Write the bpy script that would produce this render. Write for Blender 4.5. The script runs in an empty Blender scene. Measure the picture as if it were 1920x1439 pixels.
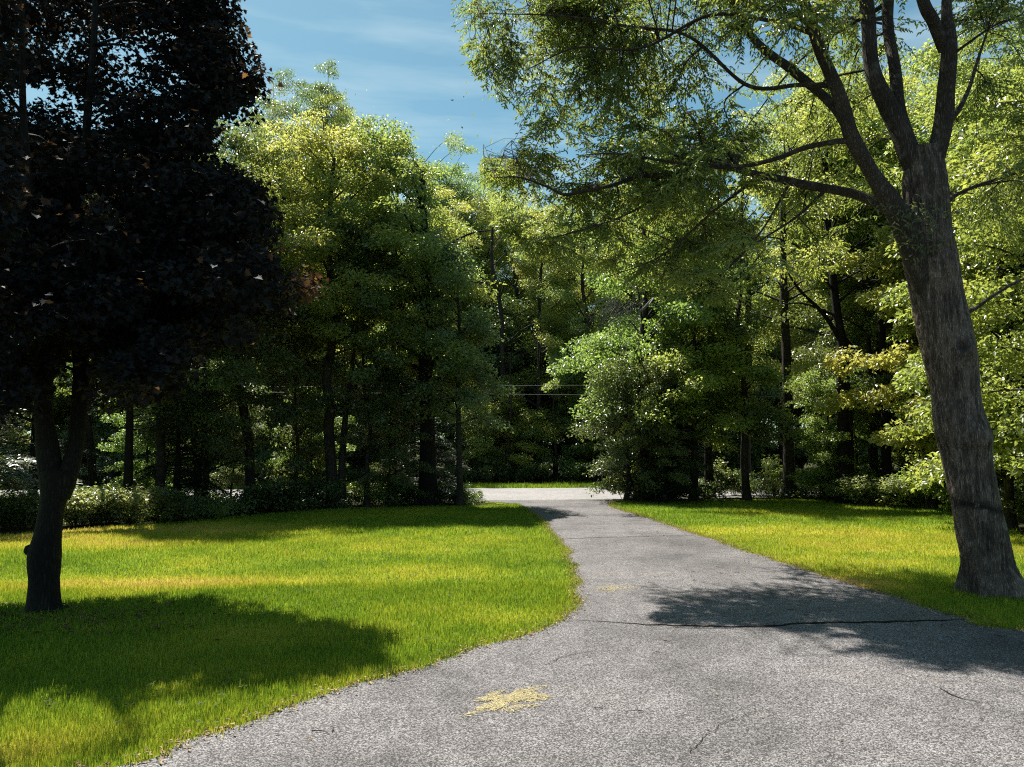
import bpy, math
import numpy as np
from mathutils import Vector

sc = bpy.context.scene
C = sc.collection
R = math.radians

# ------------------------------------------------------------------ camera
W, H, F = 1920.0, 1439.0, 1450.0
PITCH = R(4.95)
CAMZ = 1.6
cam_d = bpy.data.cameras.new('camera')
cam_d.sensor_width = 36
cam_d.lens = 36 * F / W
cam_d.clip_end = 3000
cam_d.clip_start = 0.05
cam = bpy.data.objects.new('camera', cam_d)
C.objects.link(cam)
cam.location = (0, 0, CAMZ)
cam.rotation_euler = (math.pi / 2 + PITCH, 0, 0)
sc.camera = cam
CP, SP = math.cos(PITCH), math.sin(PITCH)

# ------------------------------------------------------------------ sky, sun, exposure
SUN_EL, SUN_AZ = 58.5, -34.0          # azimuth measured from the view direction, negative = to the left
SKY = 0.054
w = bpy.data.worlds.new('World')
sc.world = w
w.use_nodes = True
nt = w.node_tree
bg = nt.nodes['Background']
sky = nt.nodes.new('ShaderNodeTexSky')
sky.sky_type = 'NISHITA'
sky.sun_disc = False
sky.sun_elevation = R(SUN_EL)
sky.sun_rotation = R(SUN_AZ)
sky.air_density = 1.0
sky.dust_density = 0.6
sky.ozone_density = 1.5
mul = nt.nodes.new('ShaderNodeMix'); mul.data_type = 'RGBA'; mul.blend_type = 'MULTIPLY'
mul.inputs[0].default_value = 1.0
mul.inputs[7].default_value = (0.86, 1.2, 1.04, 1)
nt.links.new(sky.outputs[0], mul.inputs[6])
# thin streaks of cirrus
tc = nt.nodes.new('ShaderNodeTexCoord')
mp = nt.nodes.new('ShaderNodeMapping'); mp.inputs['Scale'].default_value = (2.0, 2.0, 14.0)
mp.inputs['Rotation'].default_value = (0.0, 0.12, 0.0)
nz = nt.nodes.new('ShaderNodeTexNoise'); nz.inputs['Scale'].default_value = 1.6; nz.inputs['Detail'].default_value = 6
nz.inputs['Roughness'].default_value = 0.55
cr = nt.nodes.new('ShaderNodeValToRGB')
cr.color_ramp.elements[0].position = 0.44; cr.color_ramp.elements[0].color = (0, 0, 0, 1)
cr.color_ramp.elements[1].position = 0.85; cr.color_ramp.elements[1].color = (0.7, 0.7, 0.7, 1)
mx = nt.nodes.new('ShaderNodeMix'); mx.data_type = 'RGBA'
mx.inputs[7].default_value = (6.0, 7.6, 8.2, 1)
nt.links.new(tc.outputs['Generated'], mp.inputs[0]); nt.links.new(mp.outputs[0], nz.inputs['Vector'])
nt.links.new(nz.outputs['Fac'], cr.inputs[0]); nt.links.new(cr.outputs[0], mx.inputs[0])
nt.links.new(mul.outputs[2], mx.inputs[6]); nt.links.new(mx.outputs[2], bg.inputs[0])
bg.inputs[1].default_value = SKY

az, el = R(SUN_AZ), R(SUN_EL)
SUN = Vector((math.sin(az) * math.cos(el), math.cos(az) * math.cos(el), math.sin(el)))
sun_d = bpy.data.lights.new('sun', 'SUN'); sun_d.energy = 5.0; sun_d.angle = R(0.55)
sun_d.color = (1.0, 0.95, 0.86)
sun = bpy.data.objects.new('sun', sun_d); C.objects.link(sun)
sun.rotation_euler = SUN.to_track_quat('Z', 'Y').to_euler()
sun.location = (-20, 20, 40)
SX, SY = -SUN.x / SUN.z, -SUN.y / SUN.z      # shadow displacement per metre of height

vs = sc.view_settings
vs.view_transform = 'Standard'; vs.look = 'None'; vs.gamma = 1; vs.exposure = 1.05
cy = sc.cycles
cy.max_bounces = 6; cy.diffuse_bounces = 4; cy.glossy_bounces = 2; cy.transmission_bounces = 4
cy.transparent_max_bounces = 4; cy.caustics_reflective = False; cy.caustics_refractive = False
cy.sample_clamp_indirect = 3.0
sc.cycles.use_denoising = False
sc.cycles.filter_width = 1.15

# ------------------------------------------------------------------ projection helpers
def ray(px, py):
    u, v = (px - W / 2) / F, (H / 2 - py) / F
    return u, CP - v * SP, SP + v * CP
def at(px, py, D):
    x, y, z = ray(px, py)
    return np.array((x * D / y, D, CAMZ + z * D / y))
def gnd(px, py, z=0.0):
    x, y, zz = ray(px, py)
    k = (z - CAMZ) / zz
    return np.array((x * k, y * k))
def to_px(P):
    """world points (N,3) -> pixels of the 1920 x 1439 frame (used to keep trees under the sky line)"""
    x, y, z = P[:, 0], P[:, 1], P[:, 2] - CAMZ
    d = y * CP + z * SP
    d = np.where(d < 0.1, 0.1, d)
    return np.stack((W / 2 + F * x / d, H / 2 - F * (z * CP - y * SP) / d), 1)
def inside(P, poly):
    x, y = P[:, 0], P[:, 1]
    r = np.zeros(len(P), bool)
    n = len(poly)
    for i in range(n):
        x1, y1 = poly[i]; x2, y2 = poly[(i + 1) % n]
        c = (y1 > y) != (y2 > y)
        if y1 != y2:
            r ^= c & (x < (x2 - x1) * (y - y1) / (y2 - y1) + x1)
    return r
def poly_px(pts):
    return np.array([gnd(*p) for p in pts])

# clearings that the sun reaches: limbs that would stand in the sun's way there were not grown
LIT = [poly_px(p) for p in (
    [(-200, 1045), (110, 1014), (240, 1004), (250, 1025), (420, 1025), (620, 1008), (760, 994), (990, 988), (1060, 1050), (1084, 1110),
     (1065, 1150), (860, 1195), (820, 1150), (700, 1112), (400, 1106), (110, 1135), (-200, 1165)],
    [(-100, 1325), (300, 1288), (640, 1268), (850, 1205), (1080, 1178), (1480, 1184), (1620, 1184), (1690, 1262),
     (1920, 1268), (2300, 1300), (2300, 1900), (-100, 1900)],
    [(1010, 980), (1140, 958), (1400, 1050), (1380, 1078), (1180, 1092), (1090, 1098)],
    [(1190, 956), (1400, 968), (1780, 1005), (1798, 1065), (1560, 1045), (1400, 1026)],
    [(90, 1000), (280, 992), (300, 972), (60, 978)], [(1580, 955), (1790, 962), (1800, 938), (1600, 932)],
    [(870, 931), (1010, 933), (1020, 924), (1130, 920), (1130, 909), (870, 912)])]
# crowns on the sunward side are open here too: (polygon x/y, height it is lit at)
LITZ = [(np.array(p, float), z) for p, z in (([(-2.4, 37), (2.2, 37), (2.2, 40.5), (-2.4, 40.5)], 2.5), ([(1.2, 22), (5.6, 22), (5.6, 25), (1.2, 25)], 3.5),
                                         ([(-11, 14), (-8.2, 14), (-8.2, 16), (-11, 16)], 2.0), ([(9.5, 20), (13, 20), (13, 22.6), (9.5, 22.6)], 2.6))]
def shades_lit(P):
    G = np.stack((P[:, 0] + SX * P[:, 2], P[:, 1] + SY * P[:, 2]), 1)
    G = G + (np.stack((noise(G, 3.5, 61), noise(G, 3.5, 62)), 1) - .5) * .55 + (np.stack((noise(G, 11, 63), noise(G, 11, 64)), 1) - .5) * .35
    r = np.zeros(len(P), bool)
    for p in LIT:
        r |= inside(G, p)
    for p, z in LITZ:
        dz = np.clip(P[:, 2] - z, 0, None)
        r |= inside(np.stack((P[:, 0] + SX * dz, P[:, 1] + SY * dz), 1), p) & (P[:, 2] > z + .6 + 4.5 * (noise(P, .9, 91) - .25).clip(0))
    return r
SKYLINE = [(-2000, 60), (80, 90), (130, 270), (250, 270), (400, 240), (440, 175), (490, 140), (560, 108), (600, 98), (640, 125), (690, 135), (730, 155), (765, 200), (835, 205),
           (870, 255), (905, 300), (960, 335), (1050, 345), (1150, 335), (1220, 275), (1300, 200), (1400, 120), (1600, 60), (4000, 60)]
def above_skyline(P, pad=0):
    q = to_px(P)
    lim = np.interp(q[:, 0], [p[0] for p in SKYLINE], [p[1] for p in SKYLINE])
    lim = lim + 40 * (fbm(q / 45.0, 1.0, 2, 17) - .5)
    return q[:, 1] < lim + pad

# ------------------------------------------------------------------ noise
def _hash(ix, iy, iz, s):
    h = (ix * 374761393 + iy * 668265263 + iz * 2147483647 + s * 1442695041) & 0xffffffff
    h = ((h ^ (h >> 13)) * 1274126177) & 0xffffffff
    return ((h ^ (h >> 16)) & 0xffff) / 65535.0
def noise(P, scale=1.0, seed=0):
    Q = np.asarray(P, float) * scale
    if Q.shape[1] == 2:
        Q = np.concatenate((Q, np.zeros((len(Q), 1))), 1)
    I = np.floor(Q).astype(np.int64); f = Q - I; f = f * f * (3 - 2 * f)
    o = 0
    for dx in (0, 1):
        for dy in (0, 1):
            for dz in (0, 1):
                wgt = (f[:, 0] if dx else 1 - f[:, 0]) * (f[:, 1] if dy else 1 - f[:, 1]) * (f[:, 2] if dz else 1 - f[:, 2])
                o = o + wgt * _hash(I[:, 0] + dx, I[:, 1] + dy, I[:, 2] + dz, seed)
    return o
def fbm(P, scale, oct=4, seed=0):
    return sum(noise(P, scale * 2 ** i, seed + i) * 0.5 ** i for i in range(oct)) / sum(0.5 ** i for i in range(oct))

# ------------------------------------------------------------------ mesh + object helpers
def mesh(name, V, faces, attrs=None, smooth=False):
    """faces: list of (M,k) index arrays; attrs: {name: per-face array}"""
    me = bpy.data.meshes.new(name)
    V = np.asarray(V, np.float32)
    faces = [np.asarray(f, np.int32) for f in faces if len(f)]
    me.vertices.add(len(V)); me.vertices.foreach_set('co', V.ravel())
    nl = sum(f.size for f in faces); nf = sum(len(f) for f in faces)
    me.loops.add(nl); me.loops.foreach_set('vertex_index', np.concatenate([f.ravel() for f in faces]))
    me.polygons.add(nf)
    tot = np.concatenate([np.full(len(f), f.shape[1], np.int32) for f in faces])
    me.polygons.foreach_set('loop_start', np.concatenate(([0], np.cumsum(tot)[:-1])).astype(np.int32))
    me.update(calc_edges=True)
    if smooth:
        me.polygons.foreach_set('use_smooth', np.ones(nf, bool))
    for k, a in (attrs or {}).items():
        at_ = me.attributes.new(k, 'FLOAT', 'FACE')
        at_.data.foreach_set('value', np.asarray(a, np.float32))
    return me
def obj(name, me, mat, parent=None, **props):
    o = bpy.data.objects.new(name, me)
    C.objects.link(o)
    if mat is not None and not me.materials:
        me.materials.append(mat)
    if parent is not None:
        o.parent = parent
    for k, v in props.items():
        o[k] = v
    return o
def thing(name, label, category, loc=(0, 0, 0), group=None):
    o = bpy.data.objects.new(name, None)
    C.objects.link(o)
    o.location = loc; o.empty_display_size = 0.3
    o['label'] = label; o['category'] = category
    if group:
        o['group'] = group
    return o
def copy_tree(src, label=None, group=None):
    r = src.copy(); C.objects.link(r)
    for ch in src.children:
        c = ch.copy(); C.objects.link(c); c.parent = r
    if label:
        r['label'] = label
    if group:
        r['group'] = group
    return r

class Geo:
    """collects pieces of one mesh"""
    def __init__(self):
        self.V, self.F, self.A, self.n = [], {}, {}, 0
    def add(self, V, faces, tone=None):
        V = np.asarray(V, float)
        for f in faces:
            f = np.asarray(f)
            self.F.setdefault(f.shape[1], []).append(f + self.n)
            self.A.setdefault(f.shape[1], []).append(np.broadcast_to(0.5 if tone is None else tone, (len(f),)))
        self.V.append(V); self.n += len(V)
    def mesh(self, name, smooth=False, off=(0, 0, 0)):
        ks = sorted(self.F)
        return mesh(name, np.concatenate(self.V) - np.asarray(off), [np.concatenate(self.F[k]) for k in ks],
                    {'tone': np.concatenate([np.concatenate(self.A[k]) for k in ks])}, smooth)

def spline(pts, n):
    """Catmull-Rom through rows of pts, n samples"""
    P = np.asarray(pts, float)
    if len(P) == 2:
        t = np.linspace(0, 1, n)[:, None]
        return P[0] * (1 - t) + P[1] * t
    Q = np.vstack((2 * P[0] - P[1], P, 2 * P[-1] - P[-2]))
    t = np.linspace(0, len(P) - 1 - 1e-6, n); i = t.astype(int); f = (t - i)[:, None]
    a, b, c, d = Q[i], Q[i + 1], Q[i + 2], Q[i + 3]
    return 0.5 * (2 * b + (c - a) * f + (2 * a - 5 * b + 4 * c - d) * f ** 2 + (3 * b - a - 3 * c + d) * f ** 3)

def tube(geo, P, rad, sides=8, rough=0.0, seed=0, nscale=3.0, cap=True, flare=None):
    P = np.asarray(P, float); n = len(P); rad = np.broadcast_to(rad, (n,)).astype(float)
    T = np.gradient(P, axis=0); T /= np.linalg.norm(T, axis=1)[:, None] + 1e-9
    u = np.cross(T[0], (0.3, 1, 0.1)); u /= np.linalg.norm(u)
    ang = np.arange(sides) / sides * 2 * math.pi
    ca, sa = np.cos(ang)[:, None], np.sin(ang)[:, None]
    V = np.empty((n, sides, 3))
    for i in range(n):
        u = u - T[i] * (u @ T[i]); u /= np.linalg.norm(u) + 1e-9
        V[i] = P[i] + rad[i] * (ca * u + sa * np.cross(T[i], u))
    if rough:
        N = (V - P[:, None, :]).reshape(-1, 3)
        Q = V.reshape(-1, 3)
        k = 1 + rough * (fbm(Q * np.array((1, 1, 0.35)), nscale, 4, seed) - 0.5) * 2
        V = (np.repeat(P, sides, 0) + N * k[:, None]).reshape(n, sides, 3)
    i, j = np.meshgrid(np.arange(n - 1), np.arange(sides), indexing='ij')
    j2 = (j + 1) % sides
    f = np.stack((i * sides + j, i * sides + j2, (i + 1) * sides + j2, (i + 1) * sides + j), -1).reshape(-1, 4)
    VV = V.reshape(-1, 3); faces = [f]
    if cap:
        faces.append(np.stack((np.full(sides, n * sides), (n - 1) * sides + np.arange(sides), (n - 1) * sides + (np.arange(sides) + 1) % sides), 1))
        VV = np.vstack((VV, P[-1] + T[-1] * rad[-1] * 0.4))
    geo.add(VV, faces)

def tubes_many(geo, P, r0, r1):
    """many thin three-sided twigs at once: P (N,m,3)"""
    N, m, _ = P.shape
    T = P[:, -1] - P[:, 0]; T /= np.linalg.norm(T, axis=1)[:, None] + 1e-9
    u = np.cross(T, (0.31, 0.77, 0.2)); u /= np.linalg.norm(u, axis=1)[:, None] + 1e-9
    v = np.cross(T, u)
    rr = (np.asarray(r0).reshape(-1, 1) * np.linspace(1, 0, m) + np.asarray(r1).reshape(-1, 1) * np.linspace(0, 1, m))
    V = np.empty((N, m, 3, 3))
    for k in range(3):
        a = k * 2 * math.pi / 3
        V[:, :, k] = P + rr[..., None] * (math.cos(a) * u + math.sin(a) * v)[:, None, :]
    b = (np.arange(N) * m * 3)[:, None, None] + (np.arange(m - 1) * 3)[None, :, None] + np.arange(3)[None, None, :]
    b2 = (np.arange(N) * m * 3)[:, None, None] + (np.arange(m - 1) * 3)[None, :, None] + ((np.arange(3) + 1) % 3)[None, None, :]
    f = np.stack((b, b2, b2 + 3, b + 3), -1).reshape(-1, 4)
    geo.add(V.reshape(-1, 3), [f])

# leaf outlines: (along, across, lift) plus faces
LEAF_OVAL = (np.array([(0, 0, 0), (.45, -.5, .12), (1, 0, -.1), (.45, .5, .12)]), [np.array([(0, 1, 2), (0, 2, 3)])])
LEAF_LANCE = (np.array([(0, 0, 0), (.3, -.5, .16), (.65, -.38, .1), (1, 0, -.12), (.65, .38, .1), (.3, .5, .16)]),
              [np.array([(0, 1, 2, 3), (0, 3, 4, 5)])])
_st = [(0, 0), (.06, -.28), (-.12, -.52), (.2, -.42), (.34, -.62), (.44, -.3), (.56, -.38), (.66, -.16), (1, 0),
       (.66, .16), (.56, .38), (.44, .3), (.34, .62), (.2, .42), (-.12, .52), (.06, .28)]
LEAF_STAR = (np.array([(a, b, .25 * abs(b) - .1 * a) for a, b in _st]),
             [np.array([list(range(0, 9))]), np.array([[0] + list(range(8, 16))])])
NEEDLE = (np.array([(0, -.5, 0), (1, -.25, -.05), (1, .25, -.05), (0, .5, 0)]), [np.array([(0, 1, 2, 3)])])
BLADE = (np.array([(0, -.5, 0), (0, .5, 0), (.55, .4, .12), (.55, -.4, .12), (1, 0, .42)]), [np.array([(0, 1, 2, 3)]), np.array([(3, 2, 4)])])
BLADE_FAR = (np.array([(0, -.5, 0), (0, .5, 0), (1, 0, .2)]), [np.array([(0, 1, 2)])])

def leaves(geo, P, A, Nn, L, Wd, tpl, tone):
    n = len(P)
    if n == 0:
        return
    A = A / (np.linalg.norm(A, axis=1)[:, None] + 1e-9)
    B = np.cross(Nn, A); B /= np.linalg.norm(B, axis=1)[:, None] + 1e-9
    N2 = np.cross(A, B)
    T, fs = tpl
    L = np.broadcast_to(L, (n,))[:, None, None]; Wd = np.broadcast_to(Wd, (n,))[:, None, None]
    V = P[:, None, :] + A[:, None, :] * T[None, :, :1] * L + B[:, None, :] * T[None, :, 1:2] * Wd + N2[:, None, :] * T[None, :, 2:3] * L
    k = len(T)
    base = np.arange(n) * k
    geo_f = []
    for f in fs:
        geo_f.append((base[:, None, None] + f[None]).reshape(-1, f.shape[1]))
    for f, g in zip(fs, geo_f):
        pass
    # tones per face
    V = V.reshape(-1, 3)
    for idx, (f, g) in enumerate(zip(fs, geo_f)):
        t = np.repeat(np.broadcast_to(tone, (n,)), len(f))
        geo.F.setdefault(g.shape[1], []).append(g + geo.n)
        geo.A.setdefault(g.shape[1], []).append(t)
    geo.V.append(V); geo.n += len(V)

def rand_dir(rng, n):
    v = rng.normal(size=(n, 3)); return v / np.linalg.norm(v, axis=1)[:, None]

def clump_leaves(geo, rng, cents, rads, counts, L, ratio, tpl, flat=0.5, droop=0.35, spread=0.55, off=None, tone_c=None, cull=None, tilt=None):
    """leaf clumps: flattened ellipsoids full of leaves that lie roughly level, tips hanging outward"""
    counts = np.asarray(counts, int)
    idx = np.repeat(np.arange(len(cents)), counts)
    n = len(idx)
    d = rand_dir(rng, n)
    r = rng.random(n) ** 0.45
    o = d * r[:, None] * rads[idx][:, None]
    o[:, 2] *= flat
    # each clump is a tilted pad: lower on its outer side
    if tilt is not None:
        o[:, 2] -= (o[:, 0] * tilt[idx, 0] + o[:, 1] * tilt[idx, 1])
    P = cents[idx] + o
    A = o * np.array((1, 1, 0.3)) / (rads[idx][:, None] + 1e-6) + rng.normal(size=(n, 3)) * 0.45
    A[:, 2] -= droop
    Nn = np.array((0, 0, 1.0)) + rng.normal(size=(n, 3)) * spread
    tc_ = rng.random(len(cents)) if tone_c is None else tone_c
    tone = np.clip(tc_[idx] * 0.6 + rng.random(n) * 0.4, 0, 1)
    Ls = L * rng.uniform(0.65, 1.2, n)
    if cull is not None:
        keep = cull(P, rng)
        P, A, Nn, tone, Ls = P[keep], A[keep], Nn[keep], tone[keep], Ls[keep]
    if off is not None:
        P = P - off
    leaves(geo, P, A, Nn, Ls, Ls * ratio, tpl, tone)
    return len(P)

# ------------------------------------------------------------------ materials
def new_mat(name):
    m = bpy.data.materials.new(name); m.use_nodes = True
    n = m.node_tree; n.nodes.clear()
    out = n.nodes.new('ShaderNodeOutputMaterial')
    return m, n, out
def ramp(n, stops):
    r = n.nodes.new('ShaderNodeValToRGB')
    e = r.color_ramp.elements
    while len(e) < len(stops):
        e.new(0.5)
    for i, (p, c) in enumerate(stops):
        e[i].position = p; e[i].color = (*c, 1)
    return r
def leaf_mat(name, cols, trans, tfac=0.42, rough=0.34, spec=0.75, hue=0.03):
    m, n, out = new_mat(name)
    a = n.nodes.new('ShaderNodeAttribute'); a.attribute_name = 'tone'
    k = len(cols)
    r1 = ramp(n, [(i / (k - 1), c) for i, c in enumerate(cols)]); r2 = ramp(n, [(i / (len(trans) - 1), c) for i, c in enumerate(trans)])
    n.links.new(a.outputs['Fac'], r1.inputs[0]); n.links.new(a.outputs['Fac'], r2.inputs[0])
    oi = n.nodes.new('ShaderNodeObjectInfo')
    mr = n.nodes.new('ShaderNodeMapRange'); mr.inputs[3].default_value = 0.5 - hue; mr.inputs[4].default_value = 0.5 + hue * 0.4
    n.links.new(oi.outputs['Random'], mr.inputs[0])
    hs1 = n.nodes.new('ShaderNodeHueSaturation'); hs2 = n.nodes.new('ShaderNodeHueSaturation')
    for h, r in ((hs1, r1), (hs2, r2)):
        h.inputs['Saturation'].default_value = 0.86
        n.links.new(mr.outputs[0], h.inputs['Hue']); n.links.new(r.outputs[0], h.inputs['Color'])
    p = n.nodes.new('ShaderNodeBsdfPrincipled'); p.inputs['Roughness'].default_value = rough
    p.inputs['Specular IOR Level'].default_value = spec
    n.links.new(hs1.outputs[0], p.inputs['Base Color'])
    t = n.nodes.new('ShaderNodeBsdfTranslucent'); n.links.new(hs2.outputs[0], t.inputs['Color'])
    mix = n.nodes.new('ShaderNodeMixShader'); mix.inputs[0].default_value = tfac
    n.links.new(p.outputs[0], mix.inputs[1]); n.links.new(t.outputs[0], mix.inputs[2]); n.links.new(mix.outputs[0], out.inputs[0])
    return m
M = {}
M['yellow_green'] = leaf_mat('leaf_yellow_green', [(0.072, 0.120, 0.014), (0.132, 0.192, 0.019), (0.216, 0.264, 0.030)], [(0.360, 0.492, 0.030), (0.552, 0.648, 0.048), (0.750, 0.750, 0.084)], 0.5)
M['mid_green'] = leaf_mat('leaf_mid_green', [(0.058, 0.101, 0.029), (0.104, 0.163, 0.039), (0.169, 0.221, 0.058)], [(0.208, 0.364, 0.018), (0.364, 0.546, 0.023), (0.624, 0.728, 0.033)], 0.46)
M['grey_green'] = leaf_mat('leaf_grey_green', [(0.054, 0.081, 0.035), (0.088, 0.128, 0.049), (0.135, 0.182, 0.068)], [(0.176, 0.270, 0.034), (0.270, 0.392, 0.041), (0.432, 0.540, 0.047)], 0.38, 0.34, 0.7)
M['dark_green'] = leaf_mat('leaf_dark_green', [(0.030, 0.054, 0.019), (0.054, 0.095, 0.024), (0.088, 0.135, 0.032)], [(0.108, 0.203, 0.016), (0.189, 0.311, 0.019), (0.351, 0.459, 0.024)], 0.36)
M['needle'] = leaf_mat('needles', [(.014, .026, .013), (.022, .04, .017), (.036, .058, .024)], [(.03, .06, .015), (.05, .09, .016), (.07, .11, .018)], 0.2, 0.55, 0.3)
M['pale_needle'] = leaf_mat('pale_sunlit_needles', [(.1, .14, .1), (.16, .2, .15), (.24, .28, .2)], [(.08, .12, .05), (.1, .14, .06), (.12, .16, .07)], 0.15, 0.4, 0.6)  # pale glaucous needles; the white sun sheen is put into the colour
M['pale_green'] = leaf_mat('pale_leaf', [(.12, .16, .06), (.19, .23, .09), (.28, .32, .12)], [(.32, .42, .08), (.45, .54, .1), (.56, .62, .14)], 0.5)
M['purple'] = leaf_mat('purple_maple_leaf', [(.010, .012, .013), (.014, .015, .017), (.02, .018, .02)], [(.012, .008, .006), (.02, .013, .007), (.03, .02, .008), (.06, .035, .01), (.5, .24, .02)], 0.24, 0.62, 0.15, 0.01)
M['narrow'] = leaf_mat('narrow_leaf', [(0.056, 0.081, 0.025), (0.088, 0.125, 0.033), (0.150, 0.188, 0.044)], [(0.225, 0.338, 0.015), (0.400, 0.525, 0.022), (0.688, 0.688, 0.031)], 0.42, 0.34, 0.7)
M['weed'] = leaf_mat('weed_leaf', [(.05, .1, .02), (.09, .15, .03), (.13, .19, .05)], [(.1, .18, .02), (.15, .24, .03), (.2, .3, .04)], 0.3, 0.8, 0.12)
M['litter'] = leaf_mat('fallen_leaf', [(.1, .05, .02), (.25, .15, .04), (.42, .3, .06)], [(.1, .06, .02), (.2, .12, .03), (.3, .2, .04)], 0.15, 0.6, 0.3)

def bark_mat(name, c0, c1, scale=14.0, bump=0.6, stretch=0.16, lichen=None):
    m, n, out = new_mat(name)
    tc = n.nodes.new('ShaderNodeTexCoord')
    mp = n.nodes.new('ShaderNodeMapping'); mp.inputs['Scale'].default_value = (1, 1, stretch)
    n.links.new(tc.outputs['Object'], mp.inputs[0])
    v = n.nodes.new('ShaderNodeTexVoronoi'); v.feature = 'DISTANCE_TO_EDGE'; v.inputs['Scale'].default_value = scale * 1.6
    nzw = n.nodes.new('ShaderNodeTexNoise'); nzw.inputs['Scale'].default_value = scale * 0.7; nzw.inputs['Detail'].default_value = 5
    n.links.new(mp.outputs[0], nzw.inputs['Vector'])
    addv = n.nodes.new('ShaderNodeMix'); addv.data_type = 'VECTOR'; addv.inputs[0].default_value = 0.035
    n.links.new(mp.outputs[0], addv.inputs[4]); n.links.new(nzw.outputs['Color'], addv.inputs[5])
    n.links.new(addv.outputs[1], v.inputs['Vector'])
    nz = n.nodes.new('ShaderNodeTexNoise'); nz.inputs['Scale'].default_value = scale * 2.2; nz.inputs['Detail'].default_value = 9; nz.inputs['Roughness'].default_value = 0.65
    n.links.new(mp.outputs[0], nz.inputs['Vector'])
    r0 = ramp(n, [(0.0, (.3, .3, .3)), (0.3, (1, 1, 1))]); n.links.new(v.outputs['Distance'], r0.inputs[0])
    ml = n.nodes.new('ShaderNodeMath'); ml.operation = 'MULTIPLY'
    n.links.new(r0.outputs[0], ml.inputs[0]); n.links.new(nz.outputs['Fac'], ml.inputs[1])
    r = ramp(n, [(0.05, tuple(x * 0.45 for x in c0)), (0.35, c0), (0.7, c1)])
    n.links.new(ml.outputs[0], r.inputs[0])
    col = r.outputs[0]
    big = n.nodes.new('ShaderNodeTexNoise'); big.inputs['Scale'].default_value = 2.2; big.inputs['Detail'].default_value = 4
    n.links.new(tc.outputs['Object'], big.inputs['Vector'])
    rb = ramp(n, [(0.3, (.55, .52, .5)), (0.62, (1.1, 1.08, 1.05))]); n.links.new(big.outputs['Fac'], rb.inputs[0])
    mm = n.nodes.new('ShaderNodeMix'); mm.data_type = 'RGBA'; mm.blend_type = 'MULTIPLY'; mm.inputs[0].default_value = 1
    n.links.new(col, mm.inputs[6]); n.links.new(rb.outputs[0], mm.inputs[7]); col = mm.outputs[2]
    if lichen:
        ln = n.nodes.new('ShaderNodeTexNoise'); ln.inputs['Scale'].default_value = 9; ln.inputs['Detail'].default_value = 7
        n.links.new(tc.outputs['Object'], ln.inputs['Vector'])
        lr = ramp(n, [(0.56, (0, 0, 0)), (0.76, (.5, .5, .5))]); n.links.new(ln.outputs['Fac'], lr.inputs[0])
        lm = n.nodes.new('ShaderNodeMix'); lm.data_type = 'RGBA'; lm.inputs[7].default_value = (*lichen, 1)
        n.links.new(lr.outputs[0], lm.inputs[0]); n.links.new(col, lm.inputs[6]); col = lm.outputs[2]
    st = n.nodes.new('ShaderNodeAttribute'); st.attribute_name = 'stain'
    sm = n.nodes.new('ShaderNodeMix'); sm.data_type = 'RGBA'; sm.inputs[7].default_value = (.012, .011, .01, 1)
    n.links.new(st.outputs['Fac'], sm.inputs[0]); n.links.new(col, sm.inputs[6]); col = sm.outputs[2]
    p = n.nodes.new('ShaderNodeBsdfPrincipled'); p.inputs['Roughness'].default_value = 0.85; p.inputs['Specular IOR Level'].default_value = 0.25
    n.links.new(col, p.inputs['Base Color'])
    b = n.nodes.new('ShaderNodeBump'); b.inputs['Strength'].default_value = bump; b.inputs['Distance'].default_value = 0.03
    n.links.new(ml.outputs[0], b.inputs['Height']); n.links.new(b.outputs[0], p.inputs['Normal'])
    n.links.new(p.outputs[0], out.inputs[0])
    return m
M['bark'] = bark_mat('grey_brown_bark', (.2, .15, .128), (.46, .365, .318), 34, 1.0, 0.16, (.4, .34, .3))
M['limb_bark'] = bark_mat('limb_bark', (.06, .046, .039), (.17, .135, .115), 34, 0.8, 0.16, (.2, .19, .16))  # darker than the trunk: mossy limbs, with crown shade put into the colour
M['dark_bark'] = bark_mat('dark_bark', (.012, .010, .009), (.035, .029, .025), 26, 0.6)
M['wood_bark'] = bark_mat('forest_bark', (.04, .034, .028), (.12, .1, .085), 22, 0.6)

def ground_mat():
    m, n, out = new_mat('forest_floor')
    g = n.nodes.new('ShaderNodeNewGeometry')
    nz = n.nodes.new('ShaderNodeTexNoise'); nz.inputs['Scale'].default_value = 3.0; nz.inputs['Detail'].default_value = 10; nz.inputs['Roughness'].default_value = 0.7
    n.links.new(g.outputs['Position'], nz.inputs['Vector'])
    r = ramp(n, [(0.3, (.018, .016, .009)), (0.5, (.035, .038, .015)), (0.7, (.07, .05, .028))])
    n.links.new(nz.outputs['Fac'], r.inputs[0])
    p = n.nodes.new('ShaderNodeBsdfPrincipled'); p.inputs['Roughness'].default_value = 0.95; p.inputs['Specular IOR Level'].default_value = 0.1
    n.links.new(r.outputs[0], p.inputs['Base Color'])
    b = n.nodes.new('ShaderNodeBump'); b.inputs['Strength'].default_value = 0.8; b.inputs['Distance'].default_value = 0.06
    n.links.new(nz.outputs['Fac'], b.inputs['Height']); n.links.new(b.outputs[0], p.inputs['Normal'])
    n.links.new(p.outputs[0], out.inputs[0])
    return m
GRASS_STOPS = [(0.0, (0.099, 0.182, 0.013)), (0.28, (0.209, 0.297, 0.020)), (0.55, (0.396, 0.396, 0.033)), (0.78, (0.506, 0.418, 0.088)), (1.0, (0.484, 0.341, 0.132))]
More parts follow.
